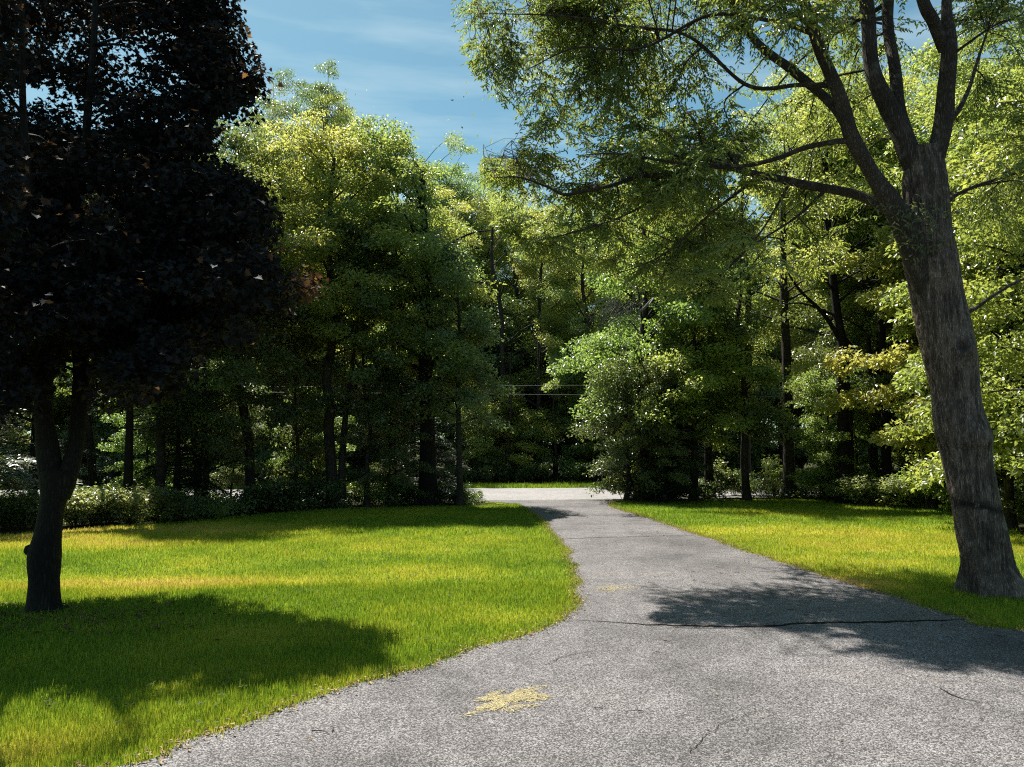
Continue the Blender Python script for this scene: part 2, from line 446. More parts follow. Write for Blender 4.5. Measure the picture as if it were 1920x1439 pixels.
def grass_mat(name, soil=False):
    m, n, out = new_mat(name)
    a = n.nodes.new('ShaderNodeAttribute'); a.attribute_name = 'tone'
    stops = GRASS_STOPS if not soil else [(p, tuple(x * 0.8 for x in c)) for p, c in GRASS_STOPS]
    r = ramp(n, stops); n.links.new(a.outputs['Fac'], r.inputs[0])
    col = r.outputs[0]
    p = n.nodes.new('ShaderNodeBsdfPrincipled'); p.inputs['Roughness'].default_value = 0.5 if not soil else 0.9
    p.inputs['Specular IOR Level'].default_value = 0.35 if not soil else 0.05
    if soil:
        g = n.nodes.new('ShaderNodeNewGeometry')
        nz = n.nodes.new('ShaderNodeTexNoise'); nz.inputs['Scale'].default_value = 22; nz.inputs['Detail'].default_value = 8; nz.inputs['Roughness'].default_value = 0.75
        n.links.new(g.outputs['Position'], nz.inputs['Vector'])
        rr = ramp(n, [(0.3, (.45, .45, .4)), (0.65, (1.25, 1.25, 1.2))]); n.links.new(nz.outputs['Fac'], rr.inputs[0])
        mm = n.nodes.new('ShaderNodeMix'); mm.data_type = 'RGBA'; mm.blend_type = 'MULTIPLY'; mm.inputs[0].default_value = 1
        n.links.new(col, mm.inputs[6]); n.links.new(rr.outputs[0], mm.inputs[7]); col = mm.outputs[2]
        b = n.nodes.new('ShaderNodeBump'); b.inputs['Strength'].default_value = 0.7; b.inputs['Distance'].default_value = 0.03
        n.links.new(nz.outputs['Fac'], b.inputs['Height']); n.links.new(b.outputs[0], p.inputs['Normal'])
        n.links.new(col, p.inputs['Base Color']); n.links.new(p.outputs[0], out.inputs[0])
        return m
    n.links.new(col, p.inputs['Base Color'])
    t = n.nodes.new('ShaderNodeBsdfTranslucent')
    hs = n.nodes.new('ShaderNodeHueSaturation'); hs.inputs['Value'].default_value = 1.25; n.links.new(col, hs.inputs['Color'])
    n.links.new(hs.outputs[0], t.inputs['Color'])
    mix = n.nodes.new('ShaderNodeMixShader'); mix.inputs[0].default_value = 0.45
    n.links.new(p.outputs[0], mix.inputs[1]); n.links.new(t.outputs[0], mix.inputs[2]); n.links.new(mix.outputs[0], out.inputs[0])
    return m
def asphalt_mat(name, lo, hi, tint=(1.0, .95, .96), scale=105, stains=1.0):
    m, n, out = new_mat(name)
    g = n.nodes.new('ShaderNodeNewGeometry')
    v = n.nodes.new('ShaderNodeTexVoronoi'); v.inputs['Scale'].default_value = scale; n.links.new(g.outputs['Position'], v.inputs['Vector'])
    sep = n.nodes.new('ShaderNodeSeparateColor'); n.links.new(v.outputs['Color'], sep.inputs[0])
    nz = n.nodes.new('ShaderNodeTexNoise'); nz.inputs['Scale'].default_value = scale * 0.9; nz.inputs['Detail'].default_value = 3
    n.links.new(g.outputs['Position'], nz.inputs['Vector'])
    add = n.nodes.new('ShaderNodeMath'); add.operation = 'MULTIPLY_ADD'; add.inputs[1].default_value = 0.6
    n.links.new(sep.outputs[0], add.inputs[0])
    m2 = n.nodes.new('ShaderNodeMath'); m2.operation = 'MULTIPLY'; m2.inputs[1].default_value = 0.4; n.links.new(nz.outputs['Fac'], m2.inputs[0])
    n.links.new(m2.outputs[0], add.inputs[2])
    r = ramp(n, [(0.1, tuple(lo * 0.5 * t for t in tint)), (0.42, tuple(lo * t for t in tint)), (0.85, tuple(hi * t for t in tint))])
    n.links.new(add.outputs[0], r.inputs[0])
    big = n.nodes.new('ShaderNodeTexNoise'); big.inputs['Scale'].default_value = 0.55; big.inputs['Detail'].default_value = 6; big.inputs['Roughness'].default_value = 0.6
    n.links.new(g.outputs['Position'], big.inputs['Vector'])
    rb = ramp(n, [(0.3, (1 - .38 * stains,) * 3), (0.55, (1, 1, 1)), (0.75, (1.12, 1.1, 1.06))]); n.links.new(big.outputs['Fac'], rb.inputs[0])
    mm = n.nodes.new('ShaderNodeMix'); mm.data_type = 'RGBA'; mm.blend_type = 'MULTIPLY'; mm.inputs[0].default_value = 1
    n.links.new(r.outputs[0], mm.inputs[6]); n.links.new(rb.outputs[0], mm.inputs[7])
    mid = n.nodes.new('ShaderNodeTexNoise'); mid.inputs['Scale'].default_value = 4.5; mid.inputs['Detail'].default_value = 5
    n.links.new(g.outputs['Position'], mid.inputs['Vector'])
    rm = ramp(n, [(0.35, (.84, .83, .84)), (0.65, (1.08, 1.08, 1.08))]); n.links.new(mid.outputs['Fac'], rm.inputs[0])
    m3 = n.nodes.new('ShaderNodeMix'); m3.data_type = 'RGBA'; m3.blend_type = 'MULTIPLY'; m3.inputs[0].default_value = 1
    n.links.new(mm.outputs[2], m3.inputs[6]); n.links.new(rm.outputs[0], m3.inputs[7])
    p = n.nodes.new('ShaderNodeBsdfPrincipled'); p.inputs['Roughness'].default_value = 0.8; p.inputs['Specular IOR Level'].default_value = 0.3
    n.links.new(m3.outputs[2], p.inputs['Base Color'])
    b = n.nodes.new('ShaderNodeBump'); b.inputs['Strength'].default_value = 0.5; b.inputs['Distance'].default_value = 0.004
    n.links.new(add.outputs[0], b.inputs['Height']); n.links.new(b.outputs[0], p.inputs['Normal'])
    n.links.new(p.outputs[0], out.inputs[0])
    return m
def plain_mat(name, col, rough=0.8, spec=0.3):
    m, n, out = new_mat(name)
    p = n.nodes.new('ShaderNodeBsdfPrincipled'); p.inputs['Roughness'].default_value = rough; p.inputs['Specular IOR Level'].default_value = spec
    g = n.nodes.new('ShaderNodeNewGeometry')
    nz = n.nodes.new('ShaderNodeTexNoise'); nz.inputs['Scale'].default_value = 30; n.links.new(g.outputs['Position'], nz.inputs['Vector'])
    r = ramp(n, [(0.3, tuple(c * 0.7 for c in col)), (0.7, tuple(min(1, c * 1.2) for c in col))]); n.links.new(nz.outputs['Fac'], r.inputs[0])
    n.links.new(r.outputs[0], p.inputs['Base Color']); n.links.new(p.outputs[0], out.inputs[0])
    return m
M['ground'] = ground_mat()
M['grass'] = grass_mat('grass_blades'); M['lawn'] = grass_mat('lawn_turf', True)
M['asphalt'] = asphalt_mat('speckled_asphalt', .055, .37, tint=(1.0, .935, .935), scale=150, stains=1.35)
M['road'] = asphalt_mat('pale_road_asphalt', .22, .4, (1, .96, .95), 60, 0.4)
M['crack'] = plain_mat('crack_dirt', (.02, .018, .016), 0.95, 0.05)
M['gravel'] = asphalt_mat('edge_grit', .1, .4, (1, .86, .7), 90, 0.6)
M['straw'] = leaf_mat('dry_clippings', [(.38, .31, .13), (.52, .43, .19), (.62, .53, .27)], [(.3, .24, .1), (.4, .32, .14), (.5, .4, .18)], 0.25, 0.6, 0.3, 0.0)
M['wire'] = plain_mat('aluminium_wire', (.24, .24, .25), 0.5, 0.4)
M['dead_twig'] = plain_mat('dead_grey_twig', (.2, .185, .17), 0.8)

# ------------------------------------------------------------------ ground plan (world metres)
edge_left = [(210, 1439), (340, 1393), (480, 1348), (640, 1296), (760, 1262), (900, 1215), (1000, 1183), (1050, 1160), (1075, 1138), (1083, 1108),
             (1074, 1062), (1048, 1015), (1012, 975), (985, 954)]
edge_right = [(1145, 950), (1200, 967), (1300, 1000), (1450, 1050), (1600, 1096), (1700, 1127), (1820, 1160), (1920, 1182)]
EL = [gnd(*p) for p in edge_left]; ER = [gnd(*p) for p in edge_right]
def road_near(x):
    return 25.2 + np.where(x > 2, 0.22 * (x - 2), 0.05 * (x - 2))
ROADW = 8.2
def smooth_line(pts, n):
    return spline(np.array(pts), n)
fl, fr = EL[-1], ER[0]
near_l = [np.array((-14.0, -3.0)), np.array((-6.0, 1.2)), np.array((-3.4, 3.0))]
left_line = smooth_line(near_l + EL + [np.array((fl[0] - 0.5, road_near(0) - 1.3)), np.array((fl[0] - 2.2, road_near(-2) + 0.05))], 160)
right_line = smooth_line([np.array((fr[0] + 2.4, road_near(5) + 0.1)), np.array((fr[0] + 0.5, road_near(3) - 1.1))] + ER + [np.array((8.0, 6.0)), np.array((15.0, 4.9))], 120)
rngE = np.random.default_rng(3)
def ragged(L, amp):
    n = len(L); d = np.gradient(L, axis=0); d /= np.linalg.norm(d, axis=1)[:, None]
    nn = np.stack((-d[:, 1], d[:, 0]), 1)
    return L + nn * ((fbm(L, 2.2, 3, 5) - 0.5) * amp * 2)[:, None]
left_line = ragged(left_line, 0.11); right_line = ragged(right_line, 0.11)
DRIVE = np.vstack((left_line, right_line, [(15.0, -8.0), (-14.0, -8.0)]))
RX = np.linspace(-70, 70, 141)
ROAD = np.vstack((np.stack((RX, road_near(RX)), 1), np.stack((RX, road_near(RX) + ROADW), 1)[::-1]))
LAWN_L = np.vstack((left_line[:-3], [gnd(p, q) for p, q in ((960, 947), (800, 949), (600, 956), (450, 968), (300, 981), (150, 992), (0, 1003), (-300, 1015))], [(-15, 12), (-18, 2), (-16, -3)]))
LAWN_R = np.vstack((right_line[3:], [(15, 7), (11.5, 7.5), (8.0, 10.0), (9.2, 14.0), (12.2, 19.5), (13.5, 22.0)], [gnd(p, q) for p, q in ((1700, 944), (1500, 937), (1300, 937), (1170, 941))]))
VERGE = np.vstack((np.stack((RX[::4], road_near(RX[::4]) + ROADW), 1), np.stack((RX[::4], road_near(RX[::4]) + ROADW + 3.2), 1)[::-1]))

def dryness(P):
    """0 lush .. 1 straw, over the lawn"""
    b = 0.27 + 0.62 * (fbm(P, 0.45, 4, 11) - 0.5) + 0.3 * (fbm(P, 2.4, 3, 23) - 0.5)
    for px, py, sx, sy, a in ((330, 1094, 1.5, .45, .42), (60, 1100, 1.6, .8, .36), (770, 1072, 1.0, .7, .34), (560, 1090, 1.2, .4, .2), (60, 1000, 3.5, 1.6, .36), (300, 1020, 2.4, .8, .28),
                              (900, 1010, 2, 1, .08), (1740, 1030, 2.0, 2.4, .34), (1500, 985, 3, 2.0, .12), (1640, 1100, .5, .5, .4), (1560, 1090, .6, .4, .25), (150, 1380, .8, .5, .18), (420, 1180, 1.5, .8, .1),
                              (30, 1420, .3, .3, .3), (1000, 1200, .5, .4, .1), (330, 990, 3, .8, .25)):
        c = gnd(px, py)
        b = b + a * np.exp(-((P[:, 0] - c[0]) / sx) ** 2 - ((P[:, 1] - c[1]) / sy) ** 2)
    return np.clip(b, 0, 1)

def bump_z(P):
    return 0.02 * (fbm(P, 0.5, 3, 41) - 0.5)

def ngon_sheet(name, poly, z, mat, **props):
    from mathutils.geometry import tessellate_polygon
    V = np.column_stack((poly, np.full(len(poly), z)))
    tris = tessellate_polygon([[Vector(v) for v in V]])
    return obj(name, mesh(name, V, [np.array(tris)]), mat, **props)
def grid_sheet(name, poly, z, step, mat, **props):
    lo, hi = poly.min(0) - step, poly.max(0) + step
    xs = np.arange(lo[0], hi[0] + step, step); ys = np.arange(lo[1], hi[1] + step, step)
    X, Y = np.meshgrid(xs, ys); P = np.stack((X.ravel(), Y.ravel()), 1)
    nx, ny = len(xs), len(ys)
    i, j = np.meshgrid(np.arange(ny - 1), np.arange(nx - 1), indexing='ij')
    f = np.stack((i * nx + j, i * nx + j + 1, (i + 1) * nx + j + 1, (i + 1) * nx + j), -1).reshape(-1, 4)
    cen = P[f].mean(1)
    f = f[inside(cen, poly)]
    cen = P[f].mean(1)
    used, inv = np.unique(f, return_inverse=True); f = inv.reshape(f.shape); Q = P[used]
    V = np.column_stack((Q, np.full(len(Q), z)))
    return obj(name, mesh(name, V, [f], {'tone': dryness(cen)}), mat, **props)

gxs = np.array([-900, -200, -80, -40, -20, 0, 20, 40, 80, 200, 900.0])
X, Y = np.meshgrid(gxs, gxs + 30)
V = np.stack((X.ravel(), Y.ravel(), np.full(X.size, -0.03)), 1)
i, j = np.meshgrid(np.arange(10), np.arange(10), indexing='ij')
obj('ground', mesh('ground', V, [np.stack((i * 11 + j, i * 11 + j + 1, (i + 1) * 11 + j + 1, (i + 1) * 11 + j), -1).reshape(-1, 4)]), M['ground'], kind='structure')
grid_sheet('lawn', LAWN_L, -0.012, 0.12, M['lawn'], kind='structure')
grid_sheet('lawn', LAWN_R, -0.012, 0.12, M['lawn'], kind='structure')
grid_sheet('verge', VERGE, -0.012, 0.4, M['lawn'], kind='structure')
ngon_sheet('road', ROAD, -0.004, M['road'], kind='structure')
drive = ngon_sheet('driveway', DRIVE, 0.004, M['asphalt'], kind='structure')

def strip(geo, pts_px, widths, z):
    P = spline(np.array([gnd(*p) for p in pts_px]), max(60, len(pts_px) * 40)); n = len(P)
    P = P + (np.stack((fbm(P, 8, 3, 3), fbm(P, 8, 3, 13)), 1) - 0.5) * 0.06
    d = np.gradient(P, axis=0); d /= np.linalg.norm(d, axis=1)[:, None]; nn = np.stack((-d[:, 1], d[:, 0]), 1)
    wd = np.interp(np.linspace(0, 1, n), np.linspace(0, 1, len(widths)), widths) * (0.55 + 0.9 * noise(P, 6, 8))
    a, b = P + nn * wd[:, None] / 2, P - nn * wd[:, None] / 2
    V = np.vstack((np.column_stack((a, np.full(n, z))), np.column_stack((b, np.full(n, z)))))
    k = np.arange(n - 1)
    geo.add(V, [np.stack((k, k + 1, n + k + 1, n + k), 1)])
g = Geo()
strip(g, [(1080, 1164), (1140, 1168), (1200, 1172), (1330, 1176), (1440, 1176), (1500, 1170), (1650, 1168), (1740, 1165), (1830, 1163)], [.006, .02, .022, .03, .055, .05, .042, .03, .006], 0.009)
strip(g, [(1278, 1428), (1310, 1398), (1345, 1366), (1352, 1360), (1400, 1343), (1452, 1331)], [.002, .004, .002, .003, .003, .001], 0.009)
strip(g, [(1690, 1268), (1750, 1288), (1800, 1310), (1860, 1322)], [.002, .006, .009, .002], 0.009)
strip(g, [(1020, 1250), (1060, 1232), (1120, 1222)], [.003, .006, .003], 0.009)
strip(g, [(1050, 1012), (1120, 1009), (1200, 1007), (1300, 1005)], [.02, .03, .03, .01], 0.009)
obj('driveway_crack', g.mesh('driveway_crack'), M['crack'], drive)

# grit along the driveway edge
g = Geo(); rng = np.random.default_rng(12)
def scatter_line(L, n, sd, seed):
    r = np.random.default_rng(seed)
    seg = np.linalg.norm(np.diff(L, axis=0), axis=1); cs = np.concatenate(([0], np.cumsum(seg)))
    t = r.random(n) * cs[-1]
    P = np.stack((np.interp(t, cs, L[:, 0]), np.interp(t, cs, L[:, 1])), 1)
    return P + r.normal(size=(n, 2)) * sd

# ------------------------------------------------------------------ grass blades
def blades(geo, poly, dens, ymin, ymax, L, Wd, tpl, rng, lean=0.75, xlim=None):
    lo, hi = poly.min(0), poly.max(0)
    lo = np.array((max(lo[0], xlim[0]) if xlim else lo[0], max(lo[1], ymin))); hi = np.array((min(hi[0], xlim[1]) if xlim else hi[0], min(hi[1], ymax)))
    if (hi <= lo).any():
        return
    n = int((hi - lo).prod() * dens)
    P = lo + rng.random((n, 2)) * (hi - lo)
    fr = np.abs(P[:, 0]) < 0.74 * P[:, 1] + 1.6
    P = P[fr]; P = P[inside(P, poly)]
    thin = noise(P, 3.0, 77)
    P = P[rng.random(len(P)) < 0.55 + 0.6 * thin]
    n = len(P)
    dr = dryness(P)
    a = rng.random(n) * 2 * math.pi
    ln = np.abs(rng.normal(size=n)) * lean + 0.15
    A = np.stack((np.cos(a) * ln, np.sin(a) * ln, np.ones(n)), 1)
    Nn = np.stack((-np.cos(a), -np.sin(a), ln), 1)
    tall = 0.75 + 0.7 * noise(P, 0.9, 5) + (rng.random(n) < 0.012) * 0.9
    tone = np.clip(dr + rng.normal(size=n) * 0.13, 0, 1)
    leaves(geo, np.column_stack((P, np.full(n, -0.008))), A, Nn, L * tall * rng.uniform(.6, 1.15, n), Wd * rng.uniform(.7, 1.3, n), tpl, tone)
g = Geo(); rng = np.random.default_rng(21)
for poly in (LAWN_L, LAWN_R):
    blades(g, poly, 9000, 3.0, 6.2, .046, .0046, BLADE, rng)
    blades(g, poly, 5200, 6.2, 9.5, .047, .006, BLADE, rng)
    blades(g, poly, 2300, 9.5, 15, .05, .009, BLADE_FAR, rng)
    blades(g, poly, 900, 15, 27.5, .055, .015, BLADE_FAR, rng)
blades(g, VERGE, 250, 30, 48, .16, .03, BLADE_FAR, rng, xlim=(-14, 12))
# longer tufts that hang over the driveway edge
for L_, s in ((left_line[6:150], 1), (right_line[5:112], 2)):
    P = scatter_line(L_, 9000, 0.035, 60 + s)
    P = P[P[:, 1] > 3]
    n = len(P); a = rng.random(n) * 6.283; ln = np.abs(rng.normal(size=n)) * 0.6 + .2
    A = np.stack((np.cos(a) * ln, np.sin(a) * ln, np.ones(n)), 1)
    leaves(g, np.column_stack((P, np.full(n, -.004))), A, np.stack((-np.cos(a), -np.sin(a), ln), 1), rng.uniform(.02, .06, n), .0055, BLADE, np.clip(dryness(P) + .08 + rng.normal(size=n) * .2, 0, 1))
obj('grass', g.mesh('grass'), M['grass'], kind='stuff', label='short mown grass of the lawns, vivid green with dry straw patches', category='grass')

# clover and small weeds standing in the lawn
g = Geo()
P = np.random.default_rng(5).random((900, 2)) * np.array((9, 9)) + np.array((-6.5, 4.5)); P = P[inside(P, LAWN_L)]
P = P[noise(P, 0.9, 9) > .5]
for p in P:
    k = rng.integers(3, 7); a = rng.random(k) * 6.283
    A = np.stack((np.cos(a), np.sin(a), rng.uniform(0, .6, k)), 1)
    leaves(g, np.tile((p[0], p[1], 0.035), (k, 1)) + A * .008, A, np.tile((0, 0, 1.0), (k, 1)), rng.uniform(.015, .035, k), rng.uniform(.012, .022, k), LEAF_OVAL, rng.random(k))
obj('clover', g.mesh('clover'), M['weed'], kind='stuff', label='small clover and weed leaves dotted in the lawn', category='weeds')

# fallen leaves and grit
g = Geo()
def lay_leaves(P, size, tones):
    n = len(P); a = rng.random(n) * 6.283
    A = np.stack((np.cos(a), np.sin(a), rng.normal(size=n) * .15), 1)
    leaves(g, np.column_stack((P, np.full(n, .012) + rng.random(n) * .02)), A, np.array((0, 0, 1.)) + rng.normal(size=(n, 3)) * .3, size * rng.uniform(.5, 1.2, n), size * .45 * rng.uniform(.6, 1.2, n), LEAF_OVAL, tones)
P = np.vstack((scatter_line(left_line[8:140], 3200, 0.055, 1), scatter_line(right_line[8:115], 4200, 0.1, 2)))
lay_leaves(P, .035, rng.random(len(P)))
P = np.random.default_rng(8).random((260, 2)) * np.array((5, 12)) + np.array((1.5, 7)); lay_leaves(P, .045, rng.uniform(.4, 1, len(P)))
P = gnd(80, 1152) + np.random.default_rng(9).normal(size=(500, 2)) * np.array((.8, .35)) + np.array((.1, -.25)); lay_leaves(P, .07, rng.uniform(0, .4, len(P)))
P = np.random.default_rng(10).random((160, 2)) * np.array((10, 9)) + np.array((-5, 4.2)); lay_leaves(P, .03, rng.random(len(P)))
obj('fallen_leaves', g.mesh('fallen_leaves'), M['litter'], kind='stuff', label='small dry leaves strewn along the driveway edges and under the trees', category='leaf litter')

g = Geo(); r_ = np.random.default_rng(33); Q = []
for k in range(46):
    c = np.array((r_.uniform(-2.5, 5), r_.uniform(4.4, 12))); a = r_.random() * 6.283; l = r_.uniform(.03, .14)
    if inside(c[None], DRIVE)[0]:
        d = np.array((math.cos(a), math.sin(a), 0)) * l; o = np.array((*c, .011)); Q.append(np.stack((o, o + d * .5 + np.array((.01, .005, .004)), o + d)))
tubes_many(g, np.array(Q), np.full(len(Q), .0035), np.full(len(Q), .002))
obj('twigs', g.mesh('twigs'), M['wood_bark'], kind='stuff', label='small dark twigs dropped here and there on the asphalt', category='twigs')

def clippings(px, py, sx, sy, rot, n, label, seed):
    r = np.random.default_rng(seed); c = gnd(px, py); gg = Geo()
    q = r.normal(size=(n * 3, 2)) * 0.5
    d = np.hypot(q[:, 0], q[:, 1])
    keep = fbm(q * 2 + seed, 1.4, 3, seed) > 0.2 + 0.42 * d ** 1.2
    q = q[keep][:n] * np.array((sx, sy))
    ca, sa = math.cos(rot), math.sin(rot)
    q = np.stack((q[:, 0] * ca - q[:, 1] * sa, q[:, 0] * sa + q[:, 1] * ca), 1)
    m_ = len(q); a = r.random(m_) * 6.283
    A = np.stack((np.cos(a), np.sin(a), r.normal(size=m_) * .07), 1)
    leaves(gg, np.column_stack((q, r.random(m_) * .005 + .002)), A, np.array((0, 0, 1.)) + r.normal(size=(m_, 3)) * .25, r.uniform(.01, .032, m_), r.uniform(.003, .006, m_), NEEDLE, r.random(m_))
    o = obj('grass_clippings', gg.mesh('grass_clippings'), M['straw'], label=label, category='clippings', kind='stuff')
    o.location = (c[0], c[1], 0.004)
clippings(947, 1315, .40, .20, .62, 3200, 'larger bright yellow patch of dried grass clippings alone on sunlit asphalt', 4)
clippings(1150, 1104, .35, .35, .1, 700, 'small faint yellow patch of dried clippings at the tip of the tree shadow', 7)

# ------------------------------------------------------------------ the big tree beside the driveway
rng = np.random.default_rng(77)
bg_ = gnd(1862, 1114); TD = float(bg_[1])
tree = thing('shade_tree', 'large leaning grey-barked tree with three stems standing beside the driveway', 'tree', (bg_[0], bg_[1], 0))
OFF = np.array((bg_[0], bg_[1], 0))
def px_limb(rows, n):
    """rows of (px, py, width px, D) -> smooth (n,4) of point + radius"""
    Q = []
    for px, py, wd, D in rows:
        p = at(px, py, D); Q.append((*p, wd / 2 * D / F))
    return spline(np.array(Q), n)
prof = [(1118, 1804, 1920), (1085, 1804, 1908), (1050, 1802, 1900), (1000, 1793, 1888), (960, 1787, 1878), (900, 1775, 1866), (855, 1765, 1857), (816, 1754, 1852), (775, 1749, 1842), (740, 1746, 1837), (690, 1734, 1835), (640, 1722, 1828),
        (600, 1713, 1819), (540, 1703, 1805), (480, 1690, 1797), (440, 1690, 1788), (400, 1692, 1784), (350, 1690, 1780), (312, 1694, 1774), (280, 1700, 1766)]
T = px_limb([((l + r) / 2, y, (r - l) * .85, TD) for y, l, r in prof], 150)
g = Geo()
Pt, Rt = T[:, :3].copy(), T[:, 3].copy()
root = np.vstack(((Pt[0, 0] + .03, Pt[0, 1], -.25), Pt)); Rr = np.concatenate(([Rt[0] * 1.12], Rt))
root = spline(np.column_stack((root, Rr)), 420); tube(g, root[:, :3], root[:, 3], 150, 0.05, 3, 5.0)
V = np.concatenate(g.V)
# burls, knot holes and the seam left by the joined stem
for px, py, rad, amp in ((1772, 775, .19, .13), (1848, 815, .22, .07), (1812, 655, .12, .09), (1740, 668, .1, .09), (1806, 650, .05, -.1), (1743, 664, .045, -.09), (1780, 500, .15, .04), (1790, 1090, .2, .05), (1905, 1100, .2, .06), (1742, 470, .06, -.06), (1744, 520, .05, -.07), (1746, 570, .05, -.07), (1750, 620, .05, -.06), (1758, 710, .05, -.05), (1764, 750, .05, -.04)):
    c = at(px, py, TD - .3)
    ax = np.array([np.interp(V[:, 2], Pt[:, 2], Pt[:, k]) for k in range(3)]).T
    nn = V - ax; nn /= np.linalg.norm(nn, axis=1)[:, None] + 1e-9
    d = np.linalg.norm((V - c) * np.array((1, .8, 1)), axis=1)
    V = V + nn * (amp * np.exp(-(d / rad) ** 2))[:, None]
ridge = -np.abs(fbm(V * np.array((1, 1, .13)) + .02 * (noise(V, 9, 4)[:, None] - .5), 23, 3, 9) - .5) * 2.2 + .35
flare = np.clip(1 - V[:, 2] / .45, 0, 1) ** 2 * .1
ax = np.array([np.interp(V[:, 2], Pt[:, 2], Pt[:, k]) for k in range(3)]).T
nn = V - ax; nn /= np.linalg.norm(nn, axis=1)[:, None] + 1e-9
angf = np.arctan2(nn[:, 1], nn[:, 0])
V = V + nn * (ridge * 0.042 + flare * (.55 + .45 * np.sin(angf * 5 + .7)))[:, None]
g.V = [V]
me = g.mesh('trunk', True, OFF)
fc = np.empty(len(me.polygons) * 3); me.polygons.foreach_get('center', fc); fc = fc.reshape(-1, 3) + OFF
zst = at(1830, 950, TD)[2]
st = np.exp(-((fc[:, 2] - zst - .04 * np.sin(fc[:, 0] * 9)) / .07) ** 2) * (fbm(fc, 7, 3, 2) > .42) * 0.9
rf = fbm(fc * np.array((1, 1, .13)) + .02 * (noise(fc, 9, 4)[:, None] - .5), 23, 3, 9)
st = np.maximum(st, .5 * np.clip((np.abs(rf - .5) - .06) / .1, 0, 1))
for px, py, rd in ((1806, 650, .08), (1743, 664, .05), (1790, 480, .06)):
    d = np.linalg.norm(fc - at(px, py, TD - .33), axis=1); st = np.maximum(st, np.exp(-(d / rd) ** 2))
a_ = me.attributes.new('stain', 'FLOAT', 'FACE'); a_.data.foreach_set('value', st.astype(np.float32))
obj('trunk', me, M['bark'], tree)
limbs = []
def limb(rows, n=50, sides=16, rough=.12, seed=0):
    L = px_limb(rows, n); gg = Geo()
    L[:, 3] *= .68
    L[:, :3] += (np.stack([noise(L[:, :3], 1.6, 30 + seed + k) for k in range(3)], 1) - .5) * np.minimum(.25, L[:, 3:4] * 1.6) * np.linspace(0, 1, n)[:, None]
    tube(gg, L[:, :3], L[:, 3], sides, rough, seed, 6.0)
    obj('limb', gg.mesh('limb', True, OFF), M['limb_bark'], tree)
    limbs.append(L)
D0 = TD
limb([(1760, 640, 40, D0), (1742, 560, 62, D0 - .05), (1715, 470, 76, D0 - .1), (1680, 405, 64, D0 - .13), (1640, 340, 44, D0 - .2), (1600, 267, 42, D0 - .3), (1578, 200, 38, D0 - .4), (1552, 133, 34, D0 - .5), (1527, 67, 33, D0 - .6), (1505, 0, 28, D0 - .7), (1480, -120, 24, D0 - .9), (1440, -300, 16, D0 - 1.1), (1420, -450, 8, D0 - 1.2)], 90, 20, .12, 1)
limb([(1735, 340, 74, D0), (1712, 300, 64, D0), (1690, 250, 56, D0 + .05), (1664, 200, 50, D0 + .1), (1640, 133, 42, D0 + .1), (1622, 0, 38, D0 + .2), (1600, -150, 30, D0 + .3), (1560, -400, 18, D0 + .6), (1540, -600, 8, D0 + .8)], 80, 20, .12, 2)
limb([(1708, 285, 44, D0 + .1), (1690, 220, 38, D0 + .15), (1678, 133, 32, D0 + .35), (1666, 0, 30, D0 + .6), (1670, -200, 22, D0 + .9), (1690, -500, 9, D0 + 1.2)], 60, 16, .12, 3)
limb([(1738, 380, 66, D0), (1750, 310, 54, D0 - .05), (1764, 250, 50, D0 - .1), (1770, 200, 48, D0 - .15), (1773, 110, 42, D0 - .2), (1772, 70, 40, D0 - .2), (1776, 0, 27, D0 - .2), (1790, -200, 20, D0 - .3), (1830, -500, 9, D0 - .4)], 80, 20, .12, 4)
limb([(1772, 95, 34, D0 - .2), (1750, 40, 34, D0 - .3), (1730, 0, 32, D0 - .35), (1700, -120, 24, D0 - .5), (1690, -350, 12, D0 - .8)], 50, 16, .12, 5)
limb([(1588, 235, 30, D0 - .3), (1555, 190, 27, D0 - .2), (1480, 127, 25, D0), (1423, 83, 22, D0 + .2), (1390, 33, 20, D0 + .3), (1365, -10, 18, D0 + .4), (1300, -150, 10, D0 + .6)], 60, 14, .12, 6)
limb([(1668, 392, 40, D0 - .05), (1640, 380, 30, D0 + .05), (1597, 363, 27, D0 + .2), (1513, 347, 25, D0 + .35), (1423, 330, 21, D0 + .5), (1350, 313, 18, D0 + .6), (1280, 326, 16, D0 + .7), (1207, 330, 14, D0 + .8), (1140, 350, 11, D0 + .9), (1087, 361, 10, D0 + .9), (1057, 366, 9, D0 + .9), (1023, 350, 7, D0 + .9), (973, 333, 5, D0 + .9), (928, 334, 2.5, D0 + .9)], 110, 12, .12, 7)
limb([(1612, 275, 24, D0 - .3), (1580, 265, 17, D0 - .3), (1513, 277, 15, D0 - .2), (1460, 297, 13, D0 - .1), (1400, 311, 12, D0), (1320, 312, 9, D0 + .1), (1230, 300, 7, D0 + .3), (1150, 288, 6, D0 + .4), (1100, 290, 3, D0 + .5)], 60, 10, .12, 8)
limb([(1758, 400, 26, D0), (1790, 368, 12, D0 + .1), (1847, 343, 10, D0 + .2), (1925, 322, 8, D0 + .3), (2010, 320, 4, D0 + .4)], 40, 10, .12, 9)
limb([(1775, 230, 24, D0 - .1), (1798, 205, 14, D0), (1815, 170, 12, D0 + .2), (1830, 120, 9, D0 + .4), (1850, 60, 6, D0 + .5)], 36, 10, .12, 10)
limb([(1795, 590, 20, D0 + .25), (1830, 578, 11, D0 + .4), (1870, 550, 9, D0 + .5), (1930, 520, 7, D0 + .7), (2050, 510, 3, D0 + .9)], 36, 10, .12, 11)
limb([(1560, 160, 20, D0 - .4), (1500, 160, 13, D0 - .2), (1400, 160, 11, D0 + .2), (1290, 68, 9, D0 + .6), (1180, 50, 7, D0 + .9), (1050, 30, 5, D0 + 1.1), (900, 25, 2, D0 + 1.2)], 60, 10, .12, 12)
